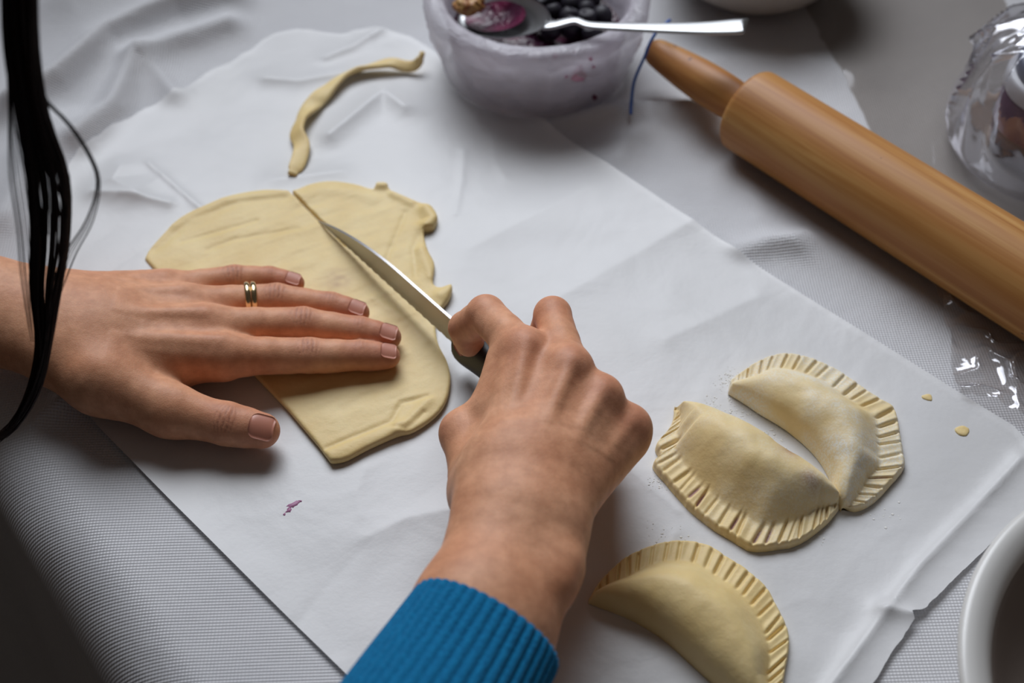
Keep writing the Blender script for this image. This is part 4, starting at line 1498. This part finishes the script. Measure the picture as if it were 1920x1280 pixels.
M['taupe'] = mat_simple('taupe_inside', (0.26, 0.215, 0.19), 0.45)  # mixing bowl inside, toned darker and browner than its white body
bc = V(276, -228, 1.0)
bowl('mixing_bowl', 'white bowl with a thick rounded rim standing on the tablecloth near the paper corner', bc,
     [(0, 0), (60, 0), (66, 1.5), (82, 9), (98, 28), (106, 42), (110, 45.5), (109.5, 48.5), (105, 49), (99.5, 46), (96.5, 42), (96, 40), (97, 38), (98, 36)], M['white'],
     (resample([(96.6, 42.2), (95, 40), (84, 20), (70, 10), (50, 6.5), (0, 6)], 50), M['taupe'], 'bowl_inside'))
bt = P(1430, 32, 10)
M['cream'] = mat_simple('cream_glaze', (0.50, 0.46, 0.41), 0.35)
bowl('cream_bowl', 'cream coloured bowl standing behind the spoon handle', V(bt[0], bt[1] + 52, 1.0),
     [(0, 0), (34, 0), (37, 1), (42, 4), (54, 14), (66, 32), (72, 50), (73.5, 52), (71, 52.5), (69, 50), (60, 30), (46, 12), (30, 6), (0, 5.5)], M['cream'])

# ------------------------------------------------------------------ wrapped jar at the right, cling film
t = NT('purple_jar_side')
sx = t.n('ShaderNodeSeparateXYZ'); t.l(t.coords(), sx.inputs[0])
t.set(Base_Color=t.ramp(t.math('MULTIPLY', sx.outputs[2], 1 / 0.066), [(0.0, (0.07, 0.07, 0.09)), (0.30, (0.30, 0.30, 0.34))]), Roughness=0.35)
M['jar_low'] = mat_simple('dark_grey_plastic', (0.10, 0.10, 0.13), 0.3)
M['purple'] = mat_simple('purple_label', (0.085, 0.012, 0.075), 0.35)
M['lid'] = mat_simple('blue_grey_lid', (0.16, 0.18, 0.26), 0.35)
M['collar'] = mat_simple('white_collar', (0.62, 0.62, 0.66), 0.3)
JC = V(312, 154, 2.5)
jar = empty('small_jar', JC, 'small jar with a purple label and blue-grey lid inside the clear bag', 'jar')
for nm, pr, mt in (('base', [(0, 0), (26, 0), (29, 2), (30, 8), (30, 17.8), (0, 17.8)], 'jar_low'), ('label_band', [(0, 18), (30.2, 18), (30.5, 19), (30.5, 40), (30.2, 41), (0, 41)], 'purple'),
                   ('collar', [(0, 41.2), (30.6, 41.2), (31.4, 42.5), (31.4, 50), (30, 52), (0, 52)], 'collar'), ('lid', [(0, 52.2), (27, 52.2), (27.5, 53), (27.5, 60), (26, 62), (0, 62.5)], 'lid')):
    v, f = lathe(pr, JC, sides=64)
    mesh_obj(nm, v, f, M[mt], jar)
BGC = V(320, 154, 1.5)
bp = resample([(40, 0.5), (56, 1), (62, 8), (63, 24), (60, 44), (54, 60), (42, 74), (24, 84), (8, 92), (14, 104), (20, 112)], 110)
v, f = lathe(bp, BGC, sides=240)
a = np.arctan2(v[:, 1] - BGC[1], v[:, 0] - BGC[0]); zz = v[:, 2] - BGC[2]; rad = np.hypot(v[:, 0] - BGC[0], v[:, 1] - BGC[1])
crk = 9 * fbm(a * 2.6 + zz / 60, zz / 34, 2, 2) + 7 * (1 - np.abs(2 * vnoise(a * 3 + zz / 40, zz / 50 - a, 5) - 1)) ** 7 * sstep(10, 40, zz)
rad = np.maximum(rad + crk * sstep(0, 14, zz), np.minimum(rad, 38))
v[:, 0] = BGC[0] + rad * np.cos(a); v[:, 1] = BGC[1] + rad * np.sin(a)
v[:, 2] = np.maximum(v[:, 2] + 5 * fbm(a * 6, rad / 12, 4, 3) * sstep(4, 20, zz), BGC[2])
tag(mesh_obj('plastic_bag', v, f, M['film']), 'crinkled clear plastic bag wrapped around the small jar', 'bag')


def film_sheet(name, label, px_quad, n, amp, scale, seed, mat, lift=1.0, edge_fade=False):
    q4 = [P(u, v_, 1) for u, v_ in px_quad]
    s = np.linspace(0, 1, n)
    Sg, Tg = np.meshgrid(s, s, indexing='ij')
    pt = (q4[0][None, None] * ((1 - Sg) * (1 - Tg))[..., None] + q4[1] * (Sg * (1 - Tg))[..., None] + q4[2] * (Sg * Tg)[..., None] + q4[3] * ((1 - Sg) * Tg)[..., None])
    x, y = pt[..., 0].copy(), pt[..., 1].copy()
    x += 7 * fbm(pt[..., 0] / 20, pt[..., 1] / 20, seed + 1, 3); y += 7 * fbm(pt[..., 0] / 20 + 7, pt[..., 1] / 20, seed + 2, 3)
    rg = (1 - np.abs(2 * vnoise(x / scale, y / scale, seed) - 1)) ** 3 + 0.5 * (1 - np.abs(2 * vnoise(x / scale * 2.3 + 4, y / scale * 2.3, seed + 3) - 1)) ** 3
    # stays low where the pin rests on it
    dpin = np.abs((x - A[0]) * -pdir[1] + (y - A[1]) * pdir[0])
    z = cloth_z(x, y) + lift + amp * rg * sstep(2, 24, dpin)
    v = np.stack([x, y, z], -1).reshape(-1, 3)
    o = mesh_obj(name, v, grid_faces(n, n), mat)
    return tag(o, label, 'plastic film')


M['cling'] = mat_film('cling_film', (0.90, 0.885, 0.875), 0.05, 1.1, 0.45)
film_sheet('cling_film', 'crumpled clear cling film on the tablecloth below the rolling pin', [(1752, 540), (1960, 650), (2010, 830), (1800, 740)], 110, 6.0, 24, 1, M['cling'], 1.2)
M['haze'] = mat_film('hazy_plastic_sheet', (0.70, 0.67, 0.64), 0.03, 0.3, 0.03)
film_sheet('plastic_sheet', 'thin hazy plastic sheet spread on the tablecloth behind the rolling pin', [(1490, -20), (1860, -60), (2060, 500), (1642, 272)], 60, 0.15, 40, 3, M['haze'], 0.8)
